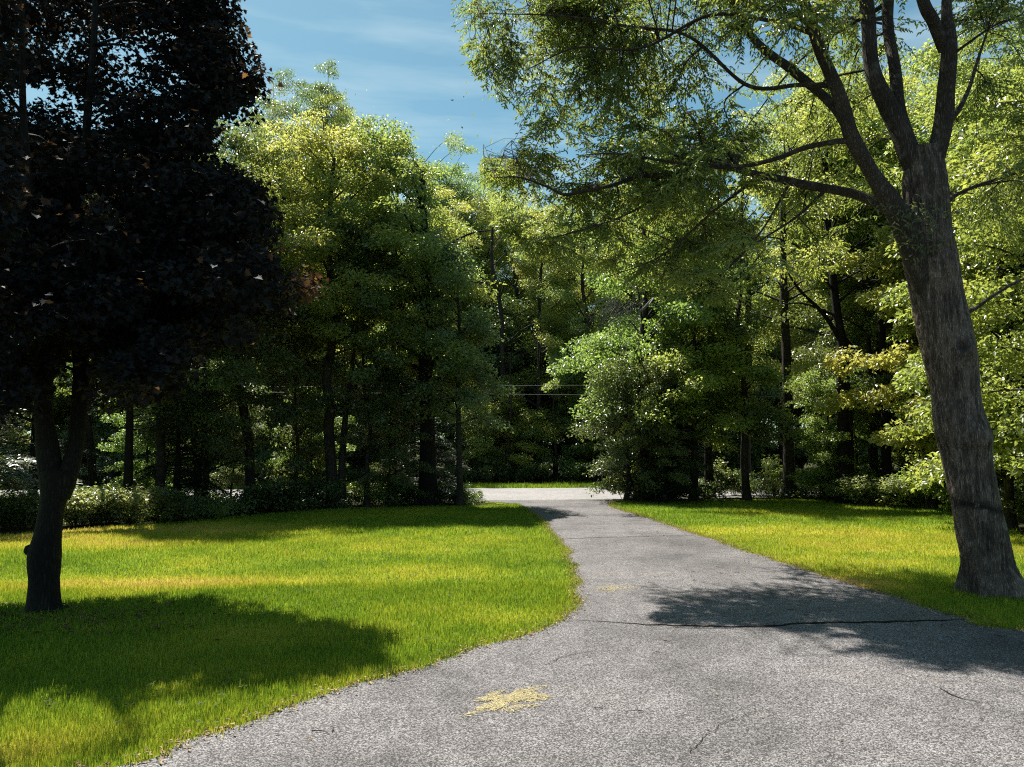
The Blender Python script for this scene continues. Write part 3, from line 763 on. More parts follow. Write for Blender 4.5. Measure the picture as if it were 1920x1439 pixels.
limb([(1525, 62, 20, D0 - .6), (1450, 40, 12, D0 - .3), (1330, 30, 10, D0 + .2), (1200, 90, 8, D0 + .6), (1080, 90, 5, D0 + .9), (990, 130, 2.5, D0 + 1.0)], 60, 10, .12, 13)
limb([(1300, 322, 12, D0 + .7), (1180, 400, 6, D0 + .9), (1060, 440, 4, D0 + 1), (960, 460, 2, D0 + 1.1)], 40, 8, .1, 14)
limb([(1423, 332, 11, D0 + .5), (1340, 395, 7, D0 + .7), (1240, 480, 5, D0 + .9), (1140, 520, 2.5, D0 + 1)], 40, 8, .1, 15)
limb([(1550, 355, 11, D0 + .3), (1490, 410, 7, D0 + .5), (1400, 470, 5, D0 + .8), (1330, 540, 2.5, D0 + .9)], 40, 8, .1, 16)
limb([(1480, 345, 9, D0 + .4), (1430, 430, 5, D0 + .6), (1370, 500, 3.5, D0 + .8), (1290, 560, 2, D0 + 1)], 40, 8, .1, 17)

ENV = [(842, 10), (870, 110), (915, 175), (968, 225), (975, 300), (905, 295), (895, 350), (930, 430), (985, 480), (1150, 530), (1300, 570), (1450, 575), (1560, 520), (1620, 420), (1680, 395), (1760, 300), (1800, 420), (1960, 520), (2150, 400), (2150, -700), (1500, -800), (1150, -500), (870, -120)]
allL = np.vstack([l[len(l) // 5:] for l in limbs])
def in_env(q):
    return inside(q, ENV)
gt, gl = Geo(), Geo()
targets = []
tries = 0
SHADE = [([(1110, 1162), (1180, 1104), (1400, 1092), (1520, 1096), (1810, 1150), (1760, 1168)], 50, (3.8, 8.5)), ([(1395, 1034), (1560, 1054), (1785, 1076), (1785, 1100), (1600, 1092), (1450, 1050)], 45, (4.5, 9.0)),
         ([(1640, 1192), (1780, 1180), (1980, 1195), (1980, 1255), (1760, 1250)], 20, (4.5, 9.0))]
for pg, n_, (h0, h1) in SHADE:
    a_, b_ = np.min(pg, 0), np.max(pg, 0); c_ = 0
    for _ in range(9000):
        if c_ >= n_:
            break
        p_ = rng.uniform(a_, b_)
        if not inside(p_[None], pg)[0]:
            continue
        G_ = gnd(*p_); h = rng.uniform(h0, h1)
        p = np.array((G_[0] - SX * h, G_[1] - SY * h, h)); q = to_px(p[None])
        if not inside(q, ENV)[0] or abs(p[1] - TD) > 5.2 or shades_lit(p[None])[0]:
            continue
        if 1600 < q[0, 0] < 1800 and q[0, 1] > 0 and p[1] < TD + .5:
            continue
        targets.append(p); c_ += 1
while len(targets) < 390 and tries < 16000:
    tries += 1
    if rng.random() < .6:
        q = np.array((rng.uniform(840, 2000), rng.uniform(-60, 580)))
    else:
        q = np.array((rng.uniform(1000, 1900), rng.uniform(-620, -40)))
    if not inside(q[None], ENV)[0]:
        continue
    # thinner where the sky shows through low on the far side
    if q[1] > 180 and q[0] < 1120 and q[1] < 290 and rng.random() < .45:
        continue
    if q[1] > 400 and rng.random() < .45:
        continue
    if 1600 < q[0] < 1800 and q[1] > 30 and rng.random() < .85:
        continue
    ok = False
    for _ in range(8):
        D = TD + rng.uniform(-1.6, 4.8)
        if 1500 < q[0] < 1860 and D < TD + .4 and q[1] > -40:
            D = TD + .5 + abs(rng.normal()) * 1.2
        p = at(q[0], q[1], D)
        if not shades_lit(p[None])[0]:
            ok = True; break
    if ok:
        targets.append(p)
twP, twR, leafP, leafA, leafN, leafT = [], [], [], [], [], []
for p in targets:
    d = np.linalg.norm((allL[:, :3] - p) * np.array((1, .8, 1)), axis=1) + np.where(allL[:, 2] > p[2] + .4, .8, 0)
    s = allL[np.argmin(d)]
    ln = np.linalg.norm(p - s[:3])
    mid = (s[:3] + p) / 2 + np.array((0, 0, .18 * ln)) + rng.normal(size=3) * .08 * ln
    B = spline(np.array((s[:3], mid, p)), 12)
    tube(gt, B, np.linspace(min(s[3] * .6, .012 + .006 * ln), .004, 12), 5, 0, 0, cap=False)
    tone = rng.random()
    k = 24
    t = rng.uniform(.35, 1.0, k); bi = (t * 11).astype(int)
    o = B[bi]
    az_ = rng.random(k) * 6.283; L_ = rng.uniform(.3, .75, k)
    out = (p - s[:3]); out /= np.linalg.norm(out) + 1e-9
    dirs = np.stack((np.cos(az_), np.sin(az_), rng.uniform(-.5, .35, k)), 1) * .8 + out * .6
    dirs /= np.linalg.norm(dirs, axis=1)[:, None]
    e1 = o + dirs * L_[:, None] * .5 + np.array((0, 0, -.02)); e2 = o + dirs * L_[:, None] * .85 + np.array((0, 0, -1.)) * (L_[:, None] * .2)
    twP.append(np.stack((o, e1, e2), 1))
    m_ = 15
    tt = np.linspace(.12, 1, m_)[None, :, None]
    Q = (1 - tt) ** 2 * o[:, None] + 2 * tt * (1 - tt) * e1[:, None] + tt ** 2 * e2[:, None]
    tang = (e2 - o)[:, None] + np.zeros_like(Q)
    side = np.cross(tang.reshape(-1, 3), (0, 0, 1.)); side /= np.linalg.norm(side, axis=1)[:, None] + 1e-9
    sgn = np.tile(np.where(np.arange(m_) % 2, 1, -1), k)[:, None]
    A = tang.reshape(-1, 3) / np.repeat(L_, m_)[:, None] * .6 + side * sgn * .7 + np.array((0, 0, -.35)) + rng.normal(size=(k * m_, 3)) * .3
    N_ = np.array((0, 0, .8)) + side * sgn * .5 + rng.normal(size=(k * m_, 3)) * .6
    leafP.append(Q.reshape(-1, 3)); leafA.append(A); leafN.append(N_); leafT.append(np.clip(tone * .55 + rng.random(k * m_) * .45, 0, 1))
P = np.vstack(leafP); A = np.vstack(leafA); N_ = np.vstack(leafN); T_ = np.concatenate(leafT)
q = to_px(P)
keep = (~shades_lit(P) | (rng.random(len(P)) < .02)) & (in_env(q) | (rng.random(len(P)) < .02))
keep &= ~(inside(q, [(1640, 430), (1700, 300), (1780, 300), (1930, 1120), (1800, 1120)]) & (P[:, 1] < TD + .2))
P, A, N_, T_ = P[keep], A[keep], N_[keep], T_[keep]
L_ = rng.uniform(.045, .085, len(P))
leaves(gl, P - OFF, A, N_, L_, L_ * .32, LEAF_LANCE, T_)
tw = np.concatenate(twP); kk = in_env(to_px(tw[:, 2])) & ~shades_lit(tw[:, 2])
tubes_many(gt, tw[kk], np.full(kk.sum(), .004), np.full(kk.sum(), .0015))
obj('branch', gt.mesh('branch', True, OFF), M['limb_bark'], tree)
obj('crown', gl.mesh('crown'), M['narrow'], tree)
# dry leaves and sprouts round the crotch of the trunk
g = Geo(); n = 240
P = np.array([at(x, y, TD - rng.uniform(.28, .5)) for x, y in zip(rng.normal(1720, 45, n), np.concatenate((rng.normal(400, 14, n // 2), rng.normal(445, 18, n - n // 2))))])
leaves(g, P - OFF, rng.normal(size=(n, 3)) * np.array((1, .6, .4)) - np.array((0, 0, .7)), rng.normal(size=(n, 3)), rng.uniform(.04, .09, n), rng.uniform(.012, .025, n), LEAF_LANCE, rng.random(n) * .4)
obj('foliage', g.mesh('foliage'), M['grey_green'], tree, label='grey drooping sprouts round the crotch of the trunk')

# ------------------------------------------------------------------ the dark purple maple on the lawn
rng = np.random.default_rng(101)
mb = gnd(82, 1146); MD = float(mb[1]); OFF = np.array((mb[0], mb[1], 0))
maple = thing('maple_tree', 'dark purple-leaved maple with a forked black trunk standing on the lawn', 'tree', (mb[0], mb[1], 0))
g = Geo()
prof = [(1152, 42, 124), (1140, 51, 112), (1093, 57, 108), (1060, 55, 110), (1035, 56, 111), (1010, 64, 112), (985, 70, 114), (950, 76, 119), (915, 80, 130), (885, 78, 136)]
T = px_limb([((l + r) / 2, y, r - l, MD) for y, l, r in prof], 60)
tube(g, np.vstack(((T[0, 0], T[0, 1], -.2), T[:, :3])), np.concatenate(([T[0, 3]], T[:, 3])), 28, .06, 5, 7)
c = px_limb([(70, 1032, 34, MD), (56, 1030, 26, MD - .02), (50, 1026, 14, MD - .03)], 8); tube(g, c[:, :3], c[:, 3], 12, .1, 3)
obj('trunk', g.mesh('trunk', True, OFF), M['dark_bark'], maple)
mlimbs = []
for rows in ([(104, 930, 48, MD), (92, 860, 42, MD), (84, 800, 34, MD), (80, 740, 28, MD - .05), (86, 700, 27, MD - .1), (75, 600, 24, MD - .2), (60, 450, 18, MD - .3), (50, 250, 13, MD - .5), (40, 0, 9, MD - .6), (30, -300, 4, MD - .6)],
             [(108, 930, 44, MD), (128, 885, 36, MD + .02), (144, 830, 29, MD + .1), (148, 750, 29, MD + .15), (150, 690, 28, MD + .2), (140, 600, 24, MD + .3), (150, 400, 19, MD + .5), (170, 150, 13, MD + .6), (180, -250, 6, MD + .8)],
             [(150, 660, 20, MD + .2), (200, 560, 15, MD + .3), (290, 450, 11, MD + .2), (400, 400, 6, MD + .1), (480, 420, 3, MD)],
             [(148, 470, 16, MD + .4), (220, 330, 12, MD + .7), (330, 200, 8, MD + .9), (440, 120, 3, MD + 1)],
             [(80, 640, 18, MD - .2), (40, 560, 14, MD - .6), (-60, 460, 10, MD - 1), (-220, 380, 4, MD - 1.3)],
             [(70, 500, 14, MD), (60, 400, 10, MD + .8), (30, 300, 7, MD + 1.4), (-20, 200, 3, MD + 1.8)],
             [(150, 640, 12, MD + .2), (190, 610, 9, MD + .1), (260, 620, 6, MD - .1), (330, 660, 3, MD - .2)]):
    L = px_limb(rows, 50); gg = Geo()
    L[:, :3] += (np.stack([noise(L[:, :3], 1.8, 50 + k) for k in range(3)], 1) - .5) * .12 * np.linspace(0, 1, 50)[:, None]
    tube(gg, L[:, :3], L[:, 3], 14, .1, 4, 8)
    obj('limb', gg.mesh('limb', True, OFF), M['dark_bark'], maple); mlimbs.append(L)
MENV = [(452, -30), (466, 20), (482, 60), (505, 95), (498, 130), (476, 190), (420, 205), (398, 240), (400, 290), (440, 320), (485, 345), (515, 400), (527, 470), (522, 540), (510, 570), (560, 505), (600, 520), (585, 580), (520, 600), (470, 640), (400, 650), (350, 665), (335, 735), (290, 755), (240, 755), (205, 735), (185, 690), (130, 660),
        (75, 735), (20, 765), (-100, 800), (-500, 700), (-750, 300), (-650, -200), (-300, -550), (150, -700), (430, -560), (500, -300), (480, -120)]
mall = np.vstack([l[8:] for l in mlimbs])
cents, rads, cnt, til, tc_ = [], [], [], [], []
gt, gl = Geo(), Geo()
tries = 0
while len(cents) < 760 and tries < 40000:
    tries += 1
    q = np.array((rng.uniform(-700, 530), rng.uniform(-600, 800))) if rng.random() < .45 else np.array((rng.uniform(-60, 530), rng.uniform(-40, 760)))
    if not inside(q[None], MENV)[0]:
        continue
    if inside(q[None], [(0, 50), (290, 60), (290, 200), (150, 260), (0, 180)])[0] and rng.random() < .66:
        continue
    edge = min(1.0, max(.25, (530 - q[0]) / 330))
    for _ in range(10):
        D = MD + rng.uniform(-2.3, 3.4) * (edge if q[1] > -20 else 1.0) ** .7
        p = at(q[0], q[1], D)
        if p[2] > 1.9 and not shades_lit(p[None])[0]:
            r = rng.uniform(.2, .44)
            cents.append(p); rads.append(r); cnt.append(int((250 if q[1] > 260 or q[0] > 300 else 170) * (r / .36) ** 2)); til.append(rng.normal(size=2) * .2); tc_.append(rng.random())
            if len(cents) % 2 == 0:
                d = np.linalg.norm(mall[:, :3] - p, axis=1) + np.where(mall[:, 2] > p[2], .5, 0); s = mall[np.argmin(d)]
                ln = np.linalg.norm(p - s[:3])
                B = spline(np.array((s[:3], (s[:3] + p) / 2 + np.array((0, 0, .12 * ln)), p)), 8)
                tube(gt, B, np.linspace(min(s[3] * .6, .02), .004, 8), 5, cap=False)
            break
for x0, x1, y0, y1, n_, tn in ((190, 340, 660, 750, 22, .75), (545, 590, 518, 572, 5, 1.25), (395, 470, 580, 640, 8, .3), (0, 80, 690, 760, 10, .2)):  # high tones put the orange backlit glow into chosen clumps
    for _ in range(n_):
        p = at(rng.uniform(x0, x1), rng.uniform(y0, y1), MD + rng.uniform(-.9, .9)); rr_ = rng.uniform(.14, .3)
        cents.append(p); rads.append(rr_); cnt.append(int(150 * (rr_ / .36) ** 2)); til.append(rng.normal(size=2) * .2); tc_.append(tn * rng.uniform(.8, 1.1))
c = px_limb([(470, 470, 5, MD), (530, 515, 4, MD - .1), (580, 545, 2, MD - .1)], 12); tube(gt, c[:, :3], c[:, 3], 5)
def mcull(P, r):
    return (~shades_lit(P) | (r.random(len(P)) < .04)) & (inside(to_px(P), MENV) | (r.random(len(P)) < .3))
clump_leaves(gl, rng, np.array(cents), np.array(rads), cnt, .066, 1.0, LEAF_STAR, .55, .4, .5, OFF, np.array(tc_), mcull, np.array(til))
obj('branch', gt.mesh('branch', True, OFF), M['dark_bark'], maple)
obj('crown', gl.mesh('crown'), M['purple'], maple)

# ------------------------------------------------------------------ woodland trees
def wood_cull(P, r):
    return (~shades_lit(P) | (r.random(len(P)) < .01)) & ~(above_skyline(P, -12))
def deciduous(rng, Ht, Rc, base=.3, nl=34, cp=5, lp=210, L=.1, tr=.16, poly=None, loc=np.zeros(3), cull=None, lean=(0, 0), shape=.75, fork=None, ratio=.62, low=0.0):
    """trunk + limbs mesh, leaf mesh (both relative to the tree's base)"""
    gw, gl = Geo(), Geo()
    if poly is None:
        k = 7; z = np.linspace(-.15, Ht * .86, k)
        wob = np.cumsum(rng.normal(size=(k, 2)), axis=0) * Ht * .011; wob -= wob[0]
        poly = np.column_stack((wob[:, 0] + lean[0] * z, wob[:, 1] + lean[1] * z, z))
    tp = spline(poly, 40); zz = tp[:, 2]
    rad = tr * (1 - .9 * np.clip((zz - zz[0]) / (Ht - zz[0]), 0, 1)) ** .8 * (1 + .5 * np.exp(-np.clip(zz, 0, 9) / .35))
    tube(gw, tp, rad, 10, .12, int(rng.integers(99)), 4)
    for fk in (fork or []):
        f = spline(np.array(fk), 30); tube(gw, f, tr * np.linspace(.75, .12, 30), 9, .12, 7, 4)
    zb = Ht * base
    C_, R_, N_c, TL = [], [], [], []
    for i in range(nl):
        t = (i + rng.random()) / nl
        if low and rng.random() < low:
            t *= .35
        za = zb + t * (Ht * .9 - zb)
        k = np.argmin(np.abs(zz - za * .97)); s = tp[k]
        env = Rc * max(.22, math.sin(math.pi * (0.1 + .76 * t) ** shape)) ** .6 * rng.uniform(.55, 1.15)
        a = i * 2.399 + rng.random() * .7
        up = math.tan(R(8 + 52 * t)) * .6
        d = np.array((math.cos(a), math.sin(a), 0))
        e = s + d * env + np.array((0, 0, env * up)); m_ = s + d * env * .5 + np.array((0, 0, env * (up * .5 + .14)))
        if cull is not None and not cull(e[None] + loc, rng)[0]:
            continue
        B = spline(np.array((s, m_, e)), 9)
        tube(gw, B, np.linspace(max(.012, rad[k] * .4), .006, 9), 5, cap=False)
        n = max(2, int(cp * (.45 + .75 * env / Rc)))
        for f in np.linspace(.38, 1.02, n):
            j = min(8, int(f * 8)); b = B[j] + rng.normal(size=3) * np.array((.22, .22, .12)) * Rc * .32
            r = rng.uniform(.3, .66) * (Rc / 2.6) ** .5
            C_.append(b); R_.append(r); N_c.append(int(lp * 1.15 * (r / .5) ** 2 * rng.uniform(.6, 1.2))); TL.append(d[:2] * .35 + rng.normal(size=2) * .15)
    # top tuft
    for _ in range(10):
        C_.append(tp[-1] + rng.normal(size=3) * np.array((.22, .22, .14)) * Rc + np.array((0, 0, .04 * Ht))); R_.append(.5); N_c.append(int(lp * .7)); TL.append((0, 0))
    C_, R_, N_c, TL = np.array(C_), np.array(R_), np.array(N_c), np.array(TL)
    cf = None
    if cull is not None:
        if cull is wood_cull:
            kp = ~above_skyline(C_ + loc, -5)
            C_, R_, N_c, TL = C_[kp], R_[kp], N_c[kp], TL[kp]
        cf = lambda P, r: cull(P + loc, r)
    big = noise(C_, .45, int(rng.integers(999)))
    if len(C_):
        clump_leaves(gl, rng, C_, R_, N_c, L, ratio, LEAF_OVAL, .47, .3, .65, None, np.clip(big * .8 + rng.random(len(C_)) * .3, 0, 1), cf, TL)
    return gw, gl
def conifer(rng, Ht, Rc, base=.06, whorls=26, per=6, cull=None, loc=np.zeros(3), droop=.25, tr=.12, nl=.05):
    gw, gl = Geo(), Geo()
    z = np.linspace(-.1, Ht, 20); tp = np.column_stack((.03 * np.sin(z), .03 * np.cos(z * 1.3), z))
    tube(gw, tp, tr * (1 - .95 * z.clip(0) / Ht), 9, .1, 2, 5)
    PP, AA, NN, TT = [], [], [], []
    for i in range(whorls):
        t = i / whorls; zz = Ht * (base + (1 - base) * t)
        env = Rc * (1 - t) ** .8
        for j in range(per):
            a = rng.random() * 6.283; Lb = env * rng.uniform(.7, 1.15) + .12
            d = np.array((math.cos(a), math.sin(a), 0)); s = np.array((tp[0, 0], 0, zz + rng.normal() * .08))
            e = s + d * Lb + np.array((0, 0, -droop * Lb + .1 * Lb * t)); m_ = s + d * Lb * .5 + np.array((0, 0, .05 * Lb))
            if cull is not None and cull(np.array((e, m_)) + loc, rng).sum() < 2:
                continue
            B = spline(np.array((s, m_, e)), 7); tube(gw, B, np.linspace(.016, .004, 7), 4, cap=False)
            sd = np.cross(d, (0, 0, 1.))
            nt_ = max(4, int(Lb * 11))
            for f in np.linspace(.18, 1, nt_):
                b = B[min(6, int(f * 6))] * (1 - (f * 6 % 1)) + B[min(6, int(f * 6) + 1)] * (f * 6 % 1)
                wl = .42 * Lb * (1.08 - f) + .1
                for sg in (-1, 1):
                    tv = d * .6 + sd * sg * .8 + np.array((0, 0, -.28)) + rng.normal(size=3) * .1
                    k = max(3, int(wl * 24))
                    u = np.linspace(.05, 1, k)[:, None]
                    p = b + tv * wl * u
                    ns = np.cross(tv, (0, 0, 1.)); al = np.where(np.arange(k) % 2, 1, -1)[:, None]
                    A = tv * .7 + ns * al * .8 + rng.normal(size=(k, 3)) * .2
                    PP.append(p); AA.append(A); NN.append(np.tile((0, 0, 1.), (k, 1)) + rng.normal(size=(k, 3)) * .25); TT.append(np.full(k, rng.random()))
    P, A, N_, T_ = np.vstack(PP), np.vstack(AA), np.vstack(NN), np.concatenate(TT)
    if cull is not None:
        kp = cull(P + loc, rng); P, A, N_, T_ = P[kp], A[kp], N_[kp], T_[kp]
    leaves(gl, P, A, N_, nl * rng.uniform(.8, 1.7, len(P)), .034, NEEDLE, T_)
    return gw, gl

def plant(name, label, category, loc, gw, gl, bark, leaf, group=None):
    t = thing(name, label, category, loc, group)
    obj('trunk', gw.mesh('trunk', True), bark, t)
    if gl.n:
        obj('crown', gl.mesh('crown'), leaf, t)
    return t

def px_poly(base, pts, D, dd=0):
    """trunk line from pixels at about distance D, relative to the base"""
    return np.array([at(x, y, D + dd * i) - np.array((base[0], base[1], 0)) for i, (x, y) in enumerate(pts)])

# --- trees that stand out, one by one
rng = np.random.default_rng(500)
def own(px, D, Ht, Rc, leaf, label, name='woodland_tree', group='trees along the edge of the wood', pts=None, forks=None, seed=0, bark='wood_bark', **kw):
    r = np.random.default_rng(900 + seed)
    Ht = min(Ht, at(px, np.interp(px, [p[0] for p in SKYLINE], [p[1] for p in SKYLINE]) + 8, D)[2] / 1.02)
    x = at(px, 900, D)[0]; loc = np.array((x, D, 0))
    poly = None
    if pts:
        poly = px_poly(loc, pts, D); poly[0, 2] = -.1
        tail = poly[-1]; poly = np.vstack((poly, [tail + (Ht * .86 - tail[2]) * np.array((r.normal() * .05, r.normal() * .05, 1.)) * f for f in (.5, 1)]))
    fk = [px_poly(loc, f, D) for f in (forks or [])]
    gw, gl = deciduous(r, Ht, Rc, poly=poly, loc=loc, cull=wood_cull, fork=fk, **kw)
    return plant(name, label, 'tree', loc, gw, gl, M[bark], M[leaf], group)
own(455, 22.0, 14.0, 2.6, 'grey_green', 'grey-green tree whose bare slanting trunk shows beyond the maple crown', pts=[(470, 930), (468, 860), (462, 800), (447, 720), (432, 650), (425, 560)], seed=1, tr=.15, base=.34)
own(622, 22.4, 12.0, 2.7, 'yellow_green', 'tall yellow-green tree with a crooked pale twin trunk', pts=[(626, 935), (621, 870), (616, 800), (620, 765), (612, 715), (624, 640), (632, 590), (619, 520), (618, 430)], forks=[[(640, 935), (642, 860), (648, 780), (660, 690), (672, 580), (690, 450)]], seed=2, tr=.17, base=.36, nl=40)
own(737, 23.6, 13.4, 2.4, 'mid_green', 'tall tree with a straight slim dark trunk beside the thick dark one', pts=[(735, 930), (738, 760), (737, 600), (741, 480), (745, 350)], seed=3, tr=.13, base=.34, nl=38)
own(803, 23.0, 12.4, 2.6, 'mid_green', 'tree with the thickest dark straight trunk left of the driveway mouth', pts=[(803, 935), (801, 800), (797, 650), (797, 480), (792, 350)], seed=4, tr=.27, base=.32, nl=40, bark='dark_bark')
own(862, 22.6, 8.2, 1.7, 'grey_green', 'slender tree with a thin straight trunk at the driveway mouth', pts=[(863, 945), (860, 800), (859, 700), (861, 600)], seed=5, tr=.1, base=.3, nl=30)
own(545, 23.8, 11.2, 2.6, 'yellow_green', 'bright yellow-green tree rising between the slanting and the crooked trunk', seed=6, tr=.12, base=.38)
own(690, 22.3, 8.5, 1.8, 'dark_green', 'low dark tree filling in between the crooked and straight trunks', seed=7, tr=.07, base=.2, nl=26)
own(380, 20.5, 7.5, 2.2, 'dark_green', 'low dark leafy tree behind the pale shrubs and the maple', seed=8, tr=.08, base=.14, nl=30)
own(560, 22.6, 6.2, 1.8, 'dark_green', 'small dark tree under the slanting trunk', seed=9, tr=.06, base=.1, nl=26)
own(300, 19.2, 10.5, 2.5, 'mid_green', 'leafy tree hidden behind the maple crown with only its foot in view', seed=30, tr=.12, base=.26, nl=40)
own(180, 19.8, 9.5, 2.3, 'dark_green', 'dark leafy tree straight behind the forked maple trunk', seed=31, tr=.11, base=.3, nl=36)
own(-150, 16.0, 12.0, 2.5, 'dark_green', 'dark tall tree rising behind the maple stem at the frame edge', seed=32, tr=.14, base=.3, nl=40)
own(955, 38.2, 7.5, 2.2, 'yellow_green', 'low sunlit yellow-green tree across the road in the driveway opening', seed=33, tr=.08, base=.06, nl=36)
own(1045, 38.6, 6.5, 2.1, 'mid_green', 'low mid green tree across the road beside the pole-like trunk', seed=34, tr=.08, base=.06, nl=34)
own(890, 38.8, 7.0, 2.0, 'mid_green', 'low leafy tree across the road beside the slender trunk', seed=35, tr=.08, base=.06, nl=34)
own(1725, 27.5, 16.5, 3.6, 'yellow_green', 'tallest bright tree standing behind the fork of the leaning trunk', seed=40, tr=.22, base=.3, nl=48)
own(1850, 23.0, 15.0, 3.4, 'mid_green', 'tall green tree beyond the leaning trunk at the frame edge', seed=41, tr=.2, base=.25, nl=48)
own(1560, 29.0, 15.5, 3.6, 'yellow_green', 'tall yellow-green tree behind the forked tree', seed=42, tr=.2, base=.3, nl=48)
own(1400, 30.0, 14.5, 3.6, 'mid_green', 'tall round-headed tree behind the dark dense one', seed=43, tr=.2, base=.3, nl=46)
own(1960, 20.0, 14.0, 3.4, 'yellow_green', 'tall yellow-green tree just outside the lawn end past the leaning trunk', seed=44, tr=.2, base=.2, nl=46)
own(775, 49.0, 23.0, 4.6, 'mid_green', 'tall mid green tree far across the road behind the thickest trunk', seed=55, tr=.22, base=.16, nl=52)
own(925, 48.5, 19.0, 4.2, 'yellow_green', 'tall yellow-green tree far across the road at the low point of the treeline', seed=56, tr=.2, base=.14, nl=52)
own(655, 46.0, 24.0, 4.4, 'grey_green', 'very tall grey-green tree far behind the crooked twin trunk', seed=57, tr=.22, base=.2, nl=52)
own(965, 45.0, 17.5, 3.8, 'mid_green', 'tall leafy tree far across the road above the driveway opening', seed=50, tr=.2, base=.14, nl=52)
own(1070, 46.0, 17.5, 3.8, 'grey_green', 'tall grey-green tree far across the road behind the dead branch', seed=51, tr=.2, base=.14, nl=52)
own(885, 51.0, 21.0, 4.4, 'grey_green', 'tall grey-green tree far across the road behind the slender trunk', seed=52, tr=.2, base=.14, nl=52)
own(1170, 43.0, 16.0, 3.6, 'yellow_green', 'tall yellow-green tree across the road behind the broad sunlit tree', seed=53, tr=.2, base=.14, nl=50)
own(1172, 25.0, 4.6, 1.6, 'dark_green', 'low dark tree sweeping to the ground beside the driveway mouth', seed=54, tr=.08, base=.04, nl=36, lp=150, low=.1)
own(1205, 25.6, 12.4, 3.1, 'mid_green', 'broad sunlit tree right of the driveway mouth with a dead branch', seed=10, tr=.18, base=.24, nl=50, lp=150, L=.115, low=.1)
own(1300, 24.8, 9.0, 2.6, 'yellow_green', 'leafy sunlit tree between the dead branch and the straight trunk', seed=11, tr=.12, base=.2, nl=40, lp=150, L=.115, low=.15)
own(1330, 26.5, 14, 2.6, 'yellow_green', 'tall tree with a dark straight trunk behind the sunlit lawn', pts=[(1330, 930), (1328, 820), (1331, 700), (1333, 560)], seed=12, tr=.16, base=.36)
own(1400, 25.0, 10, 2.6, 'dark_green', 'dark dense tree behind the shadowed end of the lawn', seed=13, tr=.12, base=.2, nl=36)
own(1478, 26.0, 14, 2.6, 'mid_green', 'tall tree with a dark upright trunk left of the forked one', pts=[(1480, 925), (1478, 800), (1474, 650), (1470, 560), (1468, 450)], seed=14, tr=.2, base=.4)
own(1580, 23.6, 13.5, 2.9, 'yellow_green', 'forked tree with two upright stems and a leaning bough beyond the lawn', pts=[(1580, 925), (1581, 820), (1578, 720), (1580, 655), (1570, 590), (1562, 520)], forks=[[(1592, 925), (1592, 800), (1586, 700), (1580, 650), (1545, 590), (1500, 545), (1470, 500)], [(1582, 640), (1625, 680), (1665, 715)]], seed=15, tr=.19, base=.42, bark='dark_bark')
own(1637, 25.2, 12.5, 2.4, 'mid_green', 'thinner of the two straight trunks close to the big leaning tree', pts=[(1639, 920), (1638, 800), (1630, 690), (1626, 560)], seed=16, tr=.12, base=.38)
own(1660, 24.0, 13, 2.5, 'mid_green', 'straight dark-trunked tree nearest the bright big-leaved bush', pts=[(1661, 920), (1661, 800), (1656, 690), (1650, 520)], seed=17, tr=.15, base=.4, bark='dark_bark')
own(1745, 21.5, 8.0, 2.5, 'yellow_green', 'low bright yellow-green tree just behind the big leaning trunk', seed=18, tr=.1, base=.14, nl=40, L=.14, ratio=.75, low=.3)
own(1890, 16.0, 8.5, 2.3, 'mid_green', 'bushy tree with sunlit leaves behind the leaning trunk at the lawn end', seed=19, tr=.1, base=.1, nl=42, L=.12, low=.3)
own(2060, 12.5, 9.0, 2.4, 'mid_green', 'bushy tree at the frame edge past the big leaning trunk', seed=20, tr=.12, base=.12, nl=36)
own(1010, 39.5, 15.5, 3.2, 'yellow_green', 'sunlit tree with a pale pole-like trunk straight beyond the road', pts=[(1010, 900), (1010, 830), (1011, 700)], seed=21, tr=.16, base=.14, nl=46, low=.25)
own(935, 40.5, 16.5, 3.3, 'yellow_green', 'yellow-green tree beyond the road above the driveway mouth', seed=22, tr=.2, base=.16, nl=46, low=.2)
own(1090, 39.0, 14.0, 3.2, 'mid_green', 'mid green tree beyond the road beside the dark hemlock', seed=23, tr=.2, base=.14, nl=44, low=.2)
own(845, 49.5, 22.0, 4.4, 'mid_green', 'tall tree beyond the road behind the slender trunk', seed=24, tr=.2, base=.18, nl=46)
own(700, 44.0, 23.0, 4.4, 'yellow_green', 'tallest bright tree beyond the road behind the straight trunk', seed=25, tr=.24, base=.2, nl=50)
own(600, 44.5, 25.0, 4.8, 'grey_green', 'tallest grey-green treetop against the open sky', seed=26, tr=.24, base=.2, nl=50)
own(505, 43.5, 23.5, 4.6, 'grey_green', 'grey-green tree beyond the road next to the maple crown', seed=27, tr=.22, base=.2, nl=46)

# dead branch hanging in the broad sunlit tree
host = [o for o in bpy.data.objects if o.get('label', '').startswith('broad sunlit tree')][0]
g = Geo(); r = np.random.default_rng(6)
hl = np.array(host.location)
hp = at(1215, 575, 23.2) - hl
m_ = spline(np.array((np.array((.0, 0, 6.2)), hp + np.array((.3, .8, .4)), hp)), 12); tube(g, m_, np.linspace(.05, .02, 12), 6)
Q = []
for _ in range(75):
    f_ = r.random(); o = hp + np.array((-1.1 * f_, .2 * f_, .28 * f_ + .1 * r.normal())) + r.normal(size=3) * np.array((.08, .15, .08)); ex = r.uniform(.7, 1.9) * (1 - .35 * f_)
    e = o + np.array((r.normal() * .42 - .45, -r.uniform(0, .5), -ex)); mm_ = (o + e) / 2 + np.array((r.normal() * .08 - .22, -.1, .12 * ex))
    Q.append(spline(np.array((o, mm_, e)), 6))
tubes_many(g, np.array(Q), np.full(len(Q), .008), np.full(len(Q), .003))
obj('dead_branch', g.mesh('dead_branch'), M['dead_twig'], host, label='dead grey branch of bare hanging twigs')

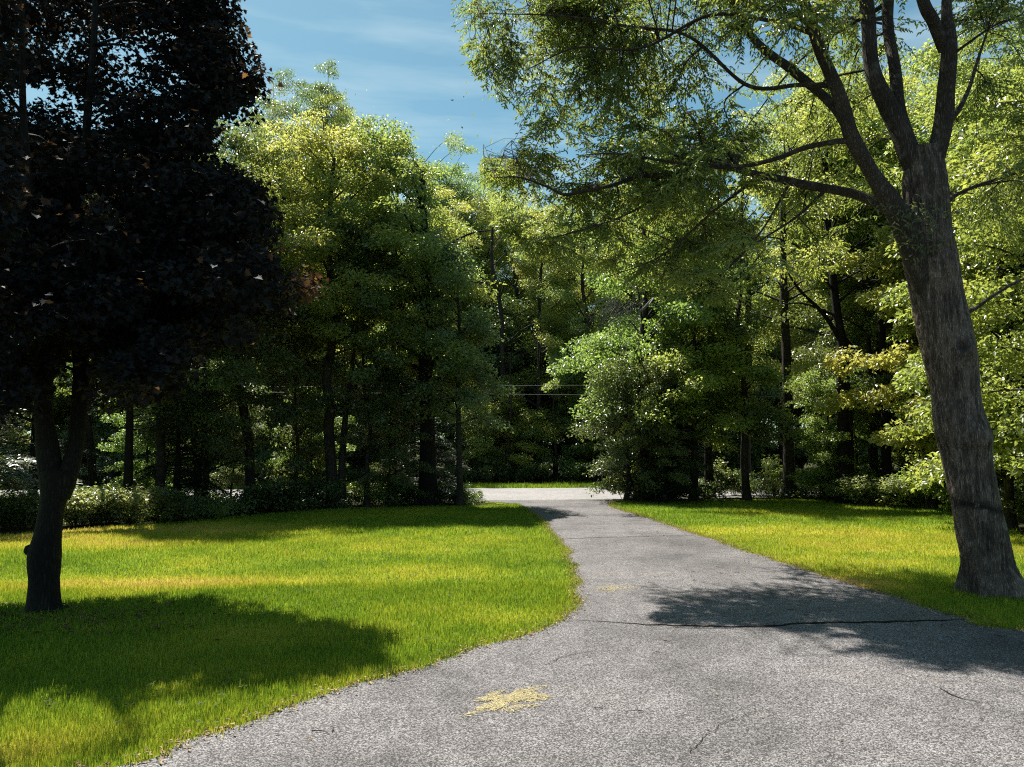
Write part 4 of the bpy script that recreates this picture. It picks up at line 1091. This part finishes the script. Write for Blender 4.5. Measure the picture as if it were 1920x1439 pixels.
# conifers
def cone(px, D, Ht, Rc, leaf, label, seed, **kw):
    r = np.random.default_rng(seed); x = at(px, 900, D)[0]; loc = np.array((x, D, 0))
    gw, gl = conifer(r, Ht, Rc, loc=loc, cull=wood_cull, **kw)
    return plant('hemlock', label, 'conifer', loc, gw, gl, M['dark_bark'], M[leaf], 'conifers in the wood')
cone(238, 18.2, 8.0, 1.9, 'needle', 'grey-green hemlock with a dark straight trunk behind the pale shrubs', 1, whorls=26, base=.22)
cone(-60, 14.6, 9.0, 2.3, 'pale_needle', 'hemlock with a broad sunlit silvery spray beside the maple trunk', 2, whorls=22, base=.12, nl=.07)
cone(60, 18.5, 6.5, 1.8, 'needle', 'dark hemlock seen through the fork of the maple', 3, whorls=20)
cone(330, 19.6, 3.2, 1.3, 'needle', 'short young hemlock at the lawn edge by the pale shrubs', 4, whorls=14, per=7, base=.05)
cone(790, 23.9, 5.0, 1.5, 'needle', 'dark hemlock round the foot of the thickest trunk', 6, whorls=18, per=7, base=.04)
cone(1260, 25.0, 4.5, 1.7, 'needle', 'dark young hemlock under the sunlit trees behind the lawn', 7, whorls=16, per=7, base=.04)

# --- rows of trees deeper in the wood: four kinds, each copied
rng = np.random.default_rng(808)
kinds = []
for i, (leaf, Ht, Rc, lab) in enumerate((('mid_green', 15, 3.0, 'mid green'), ('yellow_green', 16, 3.1, 'yellow-green'), ('dark_green', 14, 3.0, 'dark green'), ('grey_green', 16, 2.9, 'grey-green'), ('dark_green', 8, 2.3, 'low dark'), ('mid_green', 7, 2.2, 'low mid green'))):
    r = np.random.default_rng(40 + i)
    gw, gl = deciduous(r, Ht, Rc, base=.22 if i < 4 else .08, nl=44 if i < 4 else 34, lp=210, L=.115, tr=.17 if i < 4 else .07, low=.15)
    kinds.append((gw.mesh('trunk', True), gl.mesh('crown'), leaf, Ht, Rc, lab))
def row(pts, where, group, under=False, hmax=1.25):
    for n_, (x, y) in enumerate(pts):
        zc = np.tile((3., 5., 7., 9., 11.), 3); ax_ = np.column_stack((x + np.repeat((-1.6, 0, 1.6), 5), np.full(15, y), zc))
        if under:
            ax_ = ax_[ax_[:, 2] < 6]
        if x < 8 and shades_lit(ax_).any():
            continue
        k = kinds[int(rng.integers(4, 6)) if under else int(rng.integers(0, 4))]
        px = W / 2 + F * x / y
        lim = np.interp(px, [p[0] for p in SKYLINE], [p[1] for p in SKYLINE]) + rng.uniform(5, 60)
        top = at(px, lim, y)[2]
        s = min(hmax, top / (k[3] * 1.03)) * rng.uniform(.85, 1.0)
        t = thing('woodland_tree', 'one of the %s trees %s' % (k[5], where), 'tree', (x, y, 0), '%s trees %s' % (k[5], where))
        a = obj('trunk', k[0], M['wood_bark'], t); b = obj('crown', k[1], M[k[2]], t)
        t.scale = (s * rng.uniform(.95, 1.2), s * rng.uniform(.95, 1.2), s); t.rotation_euler = (0, 0, rng.random() * 6.28)
def strewn(x0, x1, y0, y1, gap):
    P = []
    for _ in range(4000):
        p = np.array((rng.uniform(x0, x1), rng.uniform(y0, y1)))
        if abs(p[0]) < .74 * p[1] + 3 and all(np.hypot(*(p - q)) > gap for q in P):
            P.append(p)
    return P
row([p for p in strewn(-34, 34, 37.5, 60, 4.4) if p[1] > road_near(p[0]) + ROADW + 4.2], 'crowded in the wood beyond the road', '')
row([p for p in strewn(-34, 34, 36.5, 46, 2.7) if p[1] > road_near(p[0]) + ROADW + 3.4], 'forming the understorey across the road', '', True)
row(strewn(-19, -8.5, 20.5, 23.6, 2.6), 'behind the maple between lawn and road', '', False, .85)
row(strewn(-19, -14.5, 17.5, 20.5, 2.4), 'in the thicket behind the maple trunk', '', True, .8)
row([p for p in strewn(-10.5, -3.0, 22.3, 24.2, 2.3) if p[1] > 22.2], 'filling the strip between the lawn and the road', '', True, .55)
row([p for p in strewn(4.6, 15, 24.2, 28, 1.6) if p[1] < road_near(p[0]) - .6], 'in the dark thicket behind the sunlit lawn', '', True, .62)
row([p for p in strewn(6.0, 24, 25.5, 29, 2.9) if p[1] < road_near(p[0]) - .8 and p[1] > 25], 'behind the far end of the sunlit lawn', '', False, .95)
row([p for p in strewn(11.5, 20, 13.0, 25, 3.2) if p[0] > 9.5 + (p[1] - 10) * .35], 'at the lawn end behind the leaning trunk', '', True, 1.1)

# far wood that closes the view
g = Geo(); r = np.random.default_rng(71); n = 900
X = r.uniform(-62, 62, n); Y = r.uniform(62, 76, n)
px = W / 2 + F * X / Y
top = np.array([at(a, np.interp(a, [p[0] for p in SKYLINE], [p[1] for p in SKYLINE]) + 45, b)[2] for a, b in zip(px, Y)])
Cc = np.stack((X, Y, r.random(n) * np.minimum(top, 24)), 1)
clump_leaves(g, r, Cc, r.uniform(1.2, 2.4, n), np.full(n, 70), .42, .7, LEAF_OVAL, .7, .3, .7)
obj('far_woods', g.mesh('far_woods'), M['dark_green'], kind='stuff', label='distant leafy wood closing the view behind the trees across the road', category='woods')

# ------------------------------------------------------------------ shrubs and undergrowth
def shrub(rng, Hs, Rs, leaf_l, n, ratio=.6, stems=9):
    gw, gl = Geo(), Geo(); Cs, Rr_, Nn_ = [], [], []
    for i in range(stems):
        a = rng.random() * 6.283; rr = Rs * rng.uniform(.2, 1); h = Hs * rng.uniform(.5, 1) * (1 - .35 * rr / Rs)
        e = np.array((math.cos(a) * rr, math.sin(a) * rr, h)); s = np.array((math.cos(a) * rr * .25, math.sin(a) * rr * .25, -.05))
        B = spline(np.array((s, (s + e) / 2 + np.array((0, 0, .15 * h)), e)), 7); tube(gw, B, np.linspace(.012, .004, 7), 5, cap=False)
        for f in (3, 4, 5, 6):
            Cs.append(B[f] + rng.normal(size=3) * .07); Rr_.append(rng.uniform(.16, .32) * (Rs / .8) ** .6); Nn_.append(n // (stems * 4))
    clump_leaves(gl, rng, np.array(Cs), np.array(Rr_), Nn_, leaf_l, ratio, LEAF_OVAL, .75, .25, .6)
    return gw, gl
rng = np.random.default_rng(313)
SH = []
for i, (Hs, Rs, ll, n) in enumerate(((.9, .8, .07, 2400), (1.3, .9, .09, 2600), (.6, .9, .06, 2200), (1.6, 1.0, .12, 2200))):
    a, b = shrub(np.random.default_rng(60 + i), Hs, Rs, ll, n)
    SH.append((a.mesh('stem', True), b.mesh('foliage')))
SHM = {}
def put_shrub(px, D, k, mat, label, group, s=1.0, x=None, name='shrub'):
    x = at(px, 930, D)[0] if x is None else x
    t = thing(name, label, 'shrub', (x, D, 0), group)
    key = (k, mat)
    if key not in SHM:
        me_ = SH[k][1].copy(); me_.materials.clear(); me_.materials.append(M[mat]); SHM[key] = me_
    obj('stem', SH[k][0], M['wood_bark'], t); obj('foliage', SHM[key], None, t)
    t.scale = (s * rng.uniform(.9, 1.25), s * rng.uniform(.9, 1.25), s * rng.uniform(.85, 1.1)); t.rotation_euler = (0, 0, rng.random() * 6.28)
gp = 'pale shrubs at the lawn edge beside the maple'
put_shrub(148, 17.0, 0, 'pale_green', 'pale sunlit bush immediately right of the maple trunk', gp, .95)
put_shrub(195, 17.1, 1, 'pale_green', 'taller pale yellow-green bush in the middle of the pale clump', gp, .85)
put_shrub(245, 17.4, 0, 'pale_green', 'pale bush at the end of the pale clump near the hemlock', gp, .8)
put_shrub(110, 17.6, 2, 'pale_green', 'low pale bush half hidden behind the maple trunk', gp, 1.0)
put_shrub(1745, 21.0, 3, 'yellow_green', 'bright big-leaved bush touching the leaning trunk', None, .95)
put_shrub(1655, 22.4, 1, 'pale_green', 'pale green bush at the lawn end left of the big-leaved bush', None, .95)
put_shrub(1605, 23.2, 0, 'mid_green', 'mid green bush below the forked tree', None, 1.0)
put_shrub(1700, 22.0, 0, 'mid_green', 'mid green bush between the pale and the big-leaved bush', None, 1.1)
put_shrub(860, 23.0, 0, 'dark_green', 'small dark bush at the very corner of the driveway mouth', None, .75)
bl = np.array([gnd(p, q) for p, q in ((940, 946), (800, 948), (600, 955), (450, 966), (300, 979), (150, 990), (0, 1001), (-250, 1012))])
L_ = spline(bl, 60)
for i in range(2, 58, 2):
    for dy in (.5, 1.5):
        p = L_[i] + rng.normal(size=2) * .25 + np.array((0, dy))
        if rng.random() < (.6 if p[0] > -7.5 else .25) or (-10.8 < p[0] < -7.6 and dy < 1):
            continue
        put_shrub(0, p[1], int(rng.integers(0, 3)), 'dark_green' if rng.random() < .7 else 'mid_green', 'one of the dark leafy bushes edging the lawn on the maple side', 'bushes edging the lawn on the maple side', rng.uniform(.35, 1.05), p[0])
br = np.array([gnd(p, q) for p, q in ((1175, 941), (1300, 936), (1500, 936), (1700, 942))] + [np.array(v) for v in ((12.8, 20.5), (10.2, 15.0), (8.6, 11.0), (9.0, 8.5))])
L_ = spline(br, 60)
for i in range(1, 60, 2):
    for dy in (.5, 1.6):
        p = L_[i] + rng.normal(size=2) * .2 + (np.array((0, dy)) if i < 34 else np.array((dy + .2, .2)))
        put_shrub(0, p[1], int(rng.integers(0, 4)), 'dark_green' if rng.random() < .75 else 'mid_green', 'one of the dark bushes edging the lawn on the leaning tree side', 'bushes edging the lawn on the leaning tree side', rng.uniform(.6, .95), p[0])
for x in np.arange(-12, 14, 1.5):
    put_shrub(0, float(road_near(x) + ROADW + 3.4 + rng.random()), int(rng.integers(0, 4)), 'dark_green', 'one of the dark bushes along the grass verge across the road', 'bushes along the grass verge across the road', rng.uniform(.8, 1.3), x)

# low plants covering the wood floor
g = Geo(); r = np.random.default_rng(14)
Q = []
for (x0, x1, y0, y1, n) in ((-18, -1.2, 17, 25, 700), (4.5, 20, 22.5, 30, 500), (-30, 30, 38, 56, 900)):
    Q.append(np.column_stack((r.uniform(x0, x1, n), r.uniform(y0, y1, n))))
Q = np.vstack(Q)
keep = ~inside(Q, LAWN_L) & ~inside(Q, LAWN_R) & ~inside(Q, ROAD) & ~inside(Q, DRIVE) & ~inside(Q, VERGE)
Q = Q[keep]; n = len(Q)
clump_leaves(g, r, np.column_stack((Q, r.uniform(.08, .3, n))), r.uniform(.25, .5, n), np.full(n, 45), .11, .6, LEAF_OVAL, .5, .1, .5)
obj('undergrowth', g.mesh('undergrowth'), M['dark_green'], kind='stuff', label='low leafy ground cover under the trees', category='undergrowth')

# ------------------------------------------------------------------ wires along the road
for y0, y1, lab in ((725, 712, 'upper pale utility wire along the road'), (736, 738, 'lower pale utility wire along the road')):
    a, b = at(540, y0, 25.0), at(940, y1, 26.0)
    d = (b - a) / (b[0] - a[0])
    xs = np.linspace(-45, 45, 40)
    P = a + d * (xs - a[0])[:, None]; P[:, 2] = a[2] + (b[2] - a[2]) * (xs - a[0]) / (b[0] - a[0]) * .35
    g = Geo(); tube(g, P, .0045, 6)
    obj('utility_wire', g.mesh('utility_wire', True), M['wire'], label=lab + ' seen between the trunks', category='wire', group='utility wires along the road')
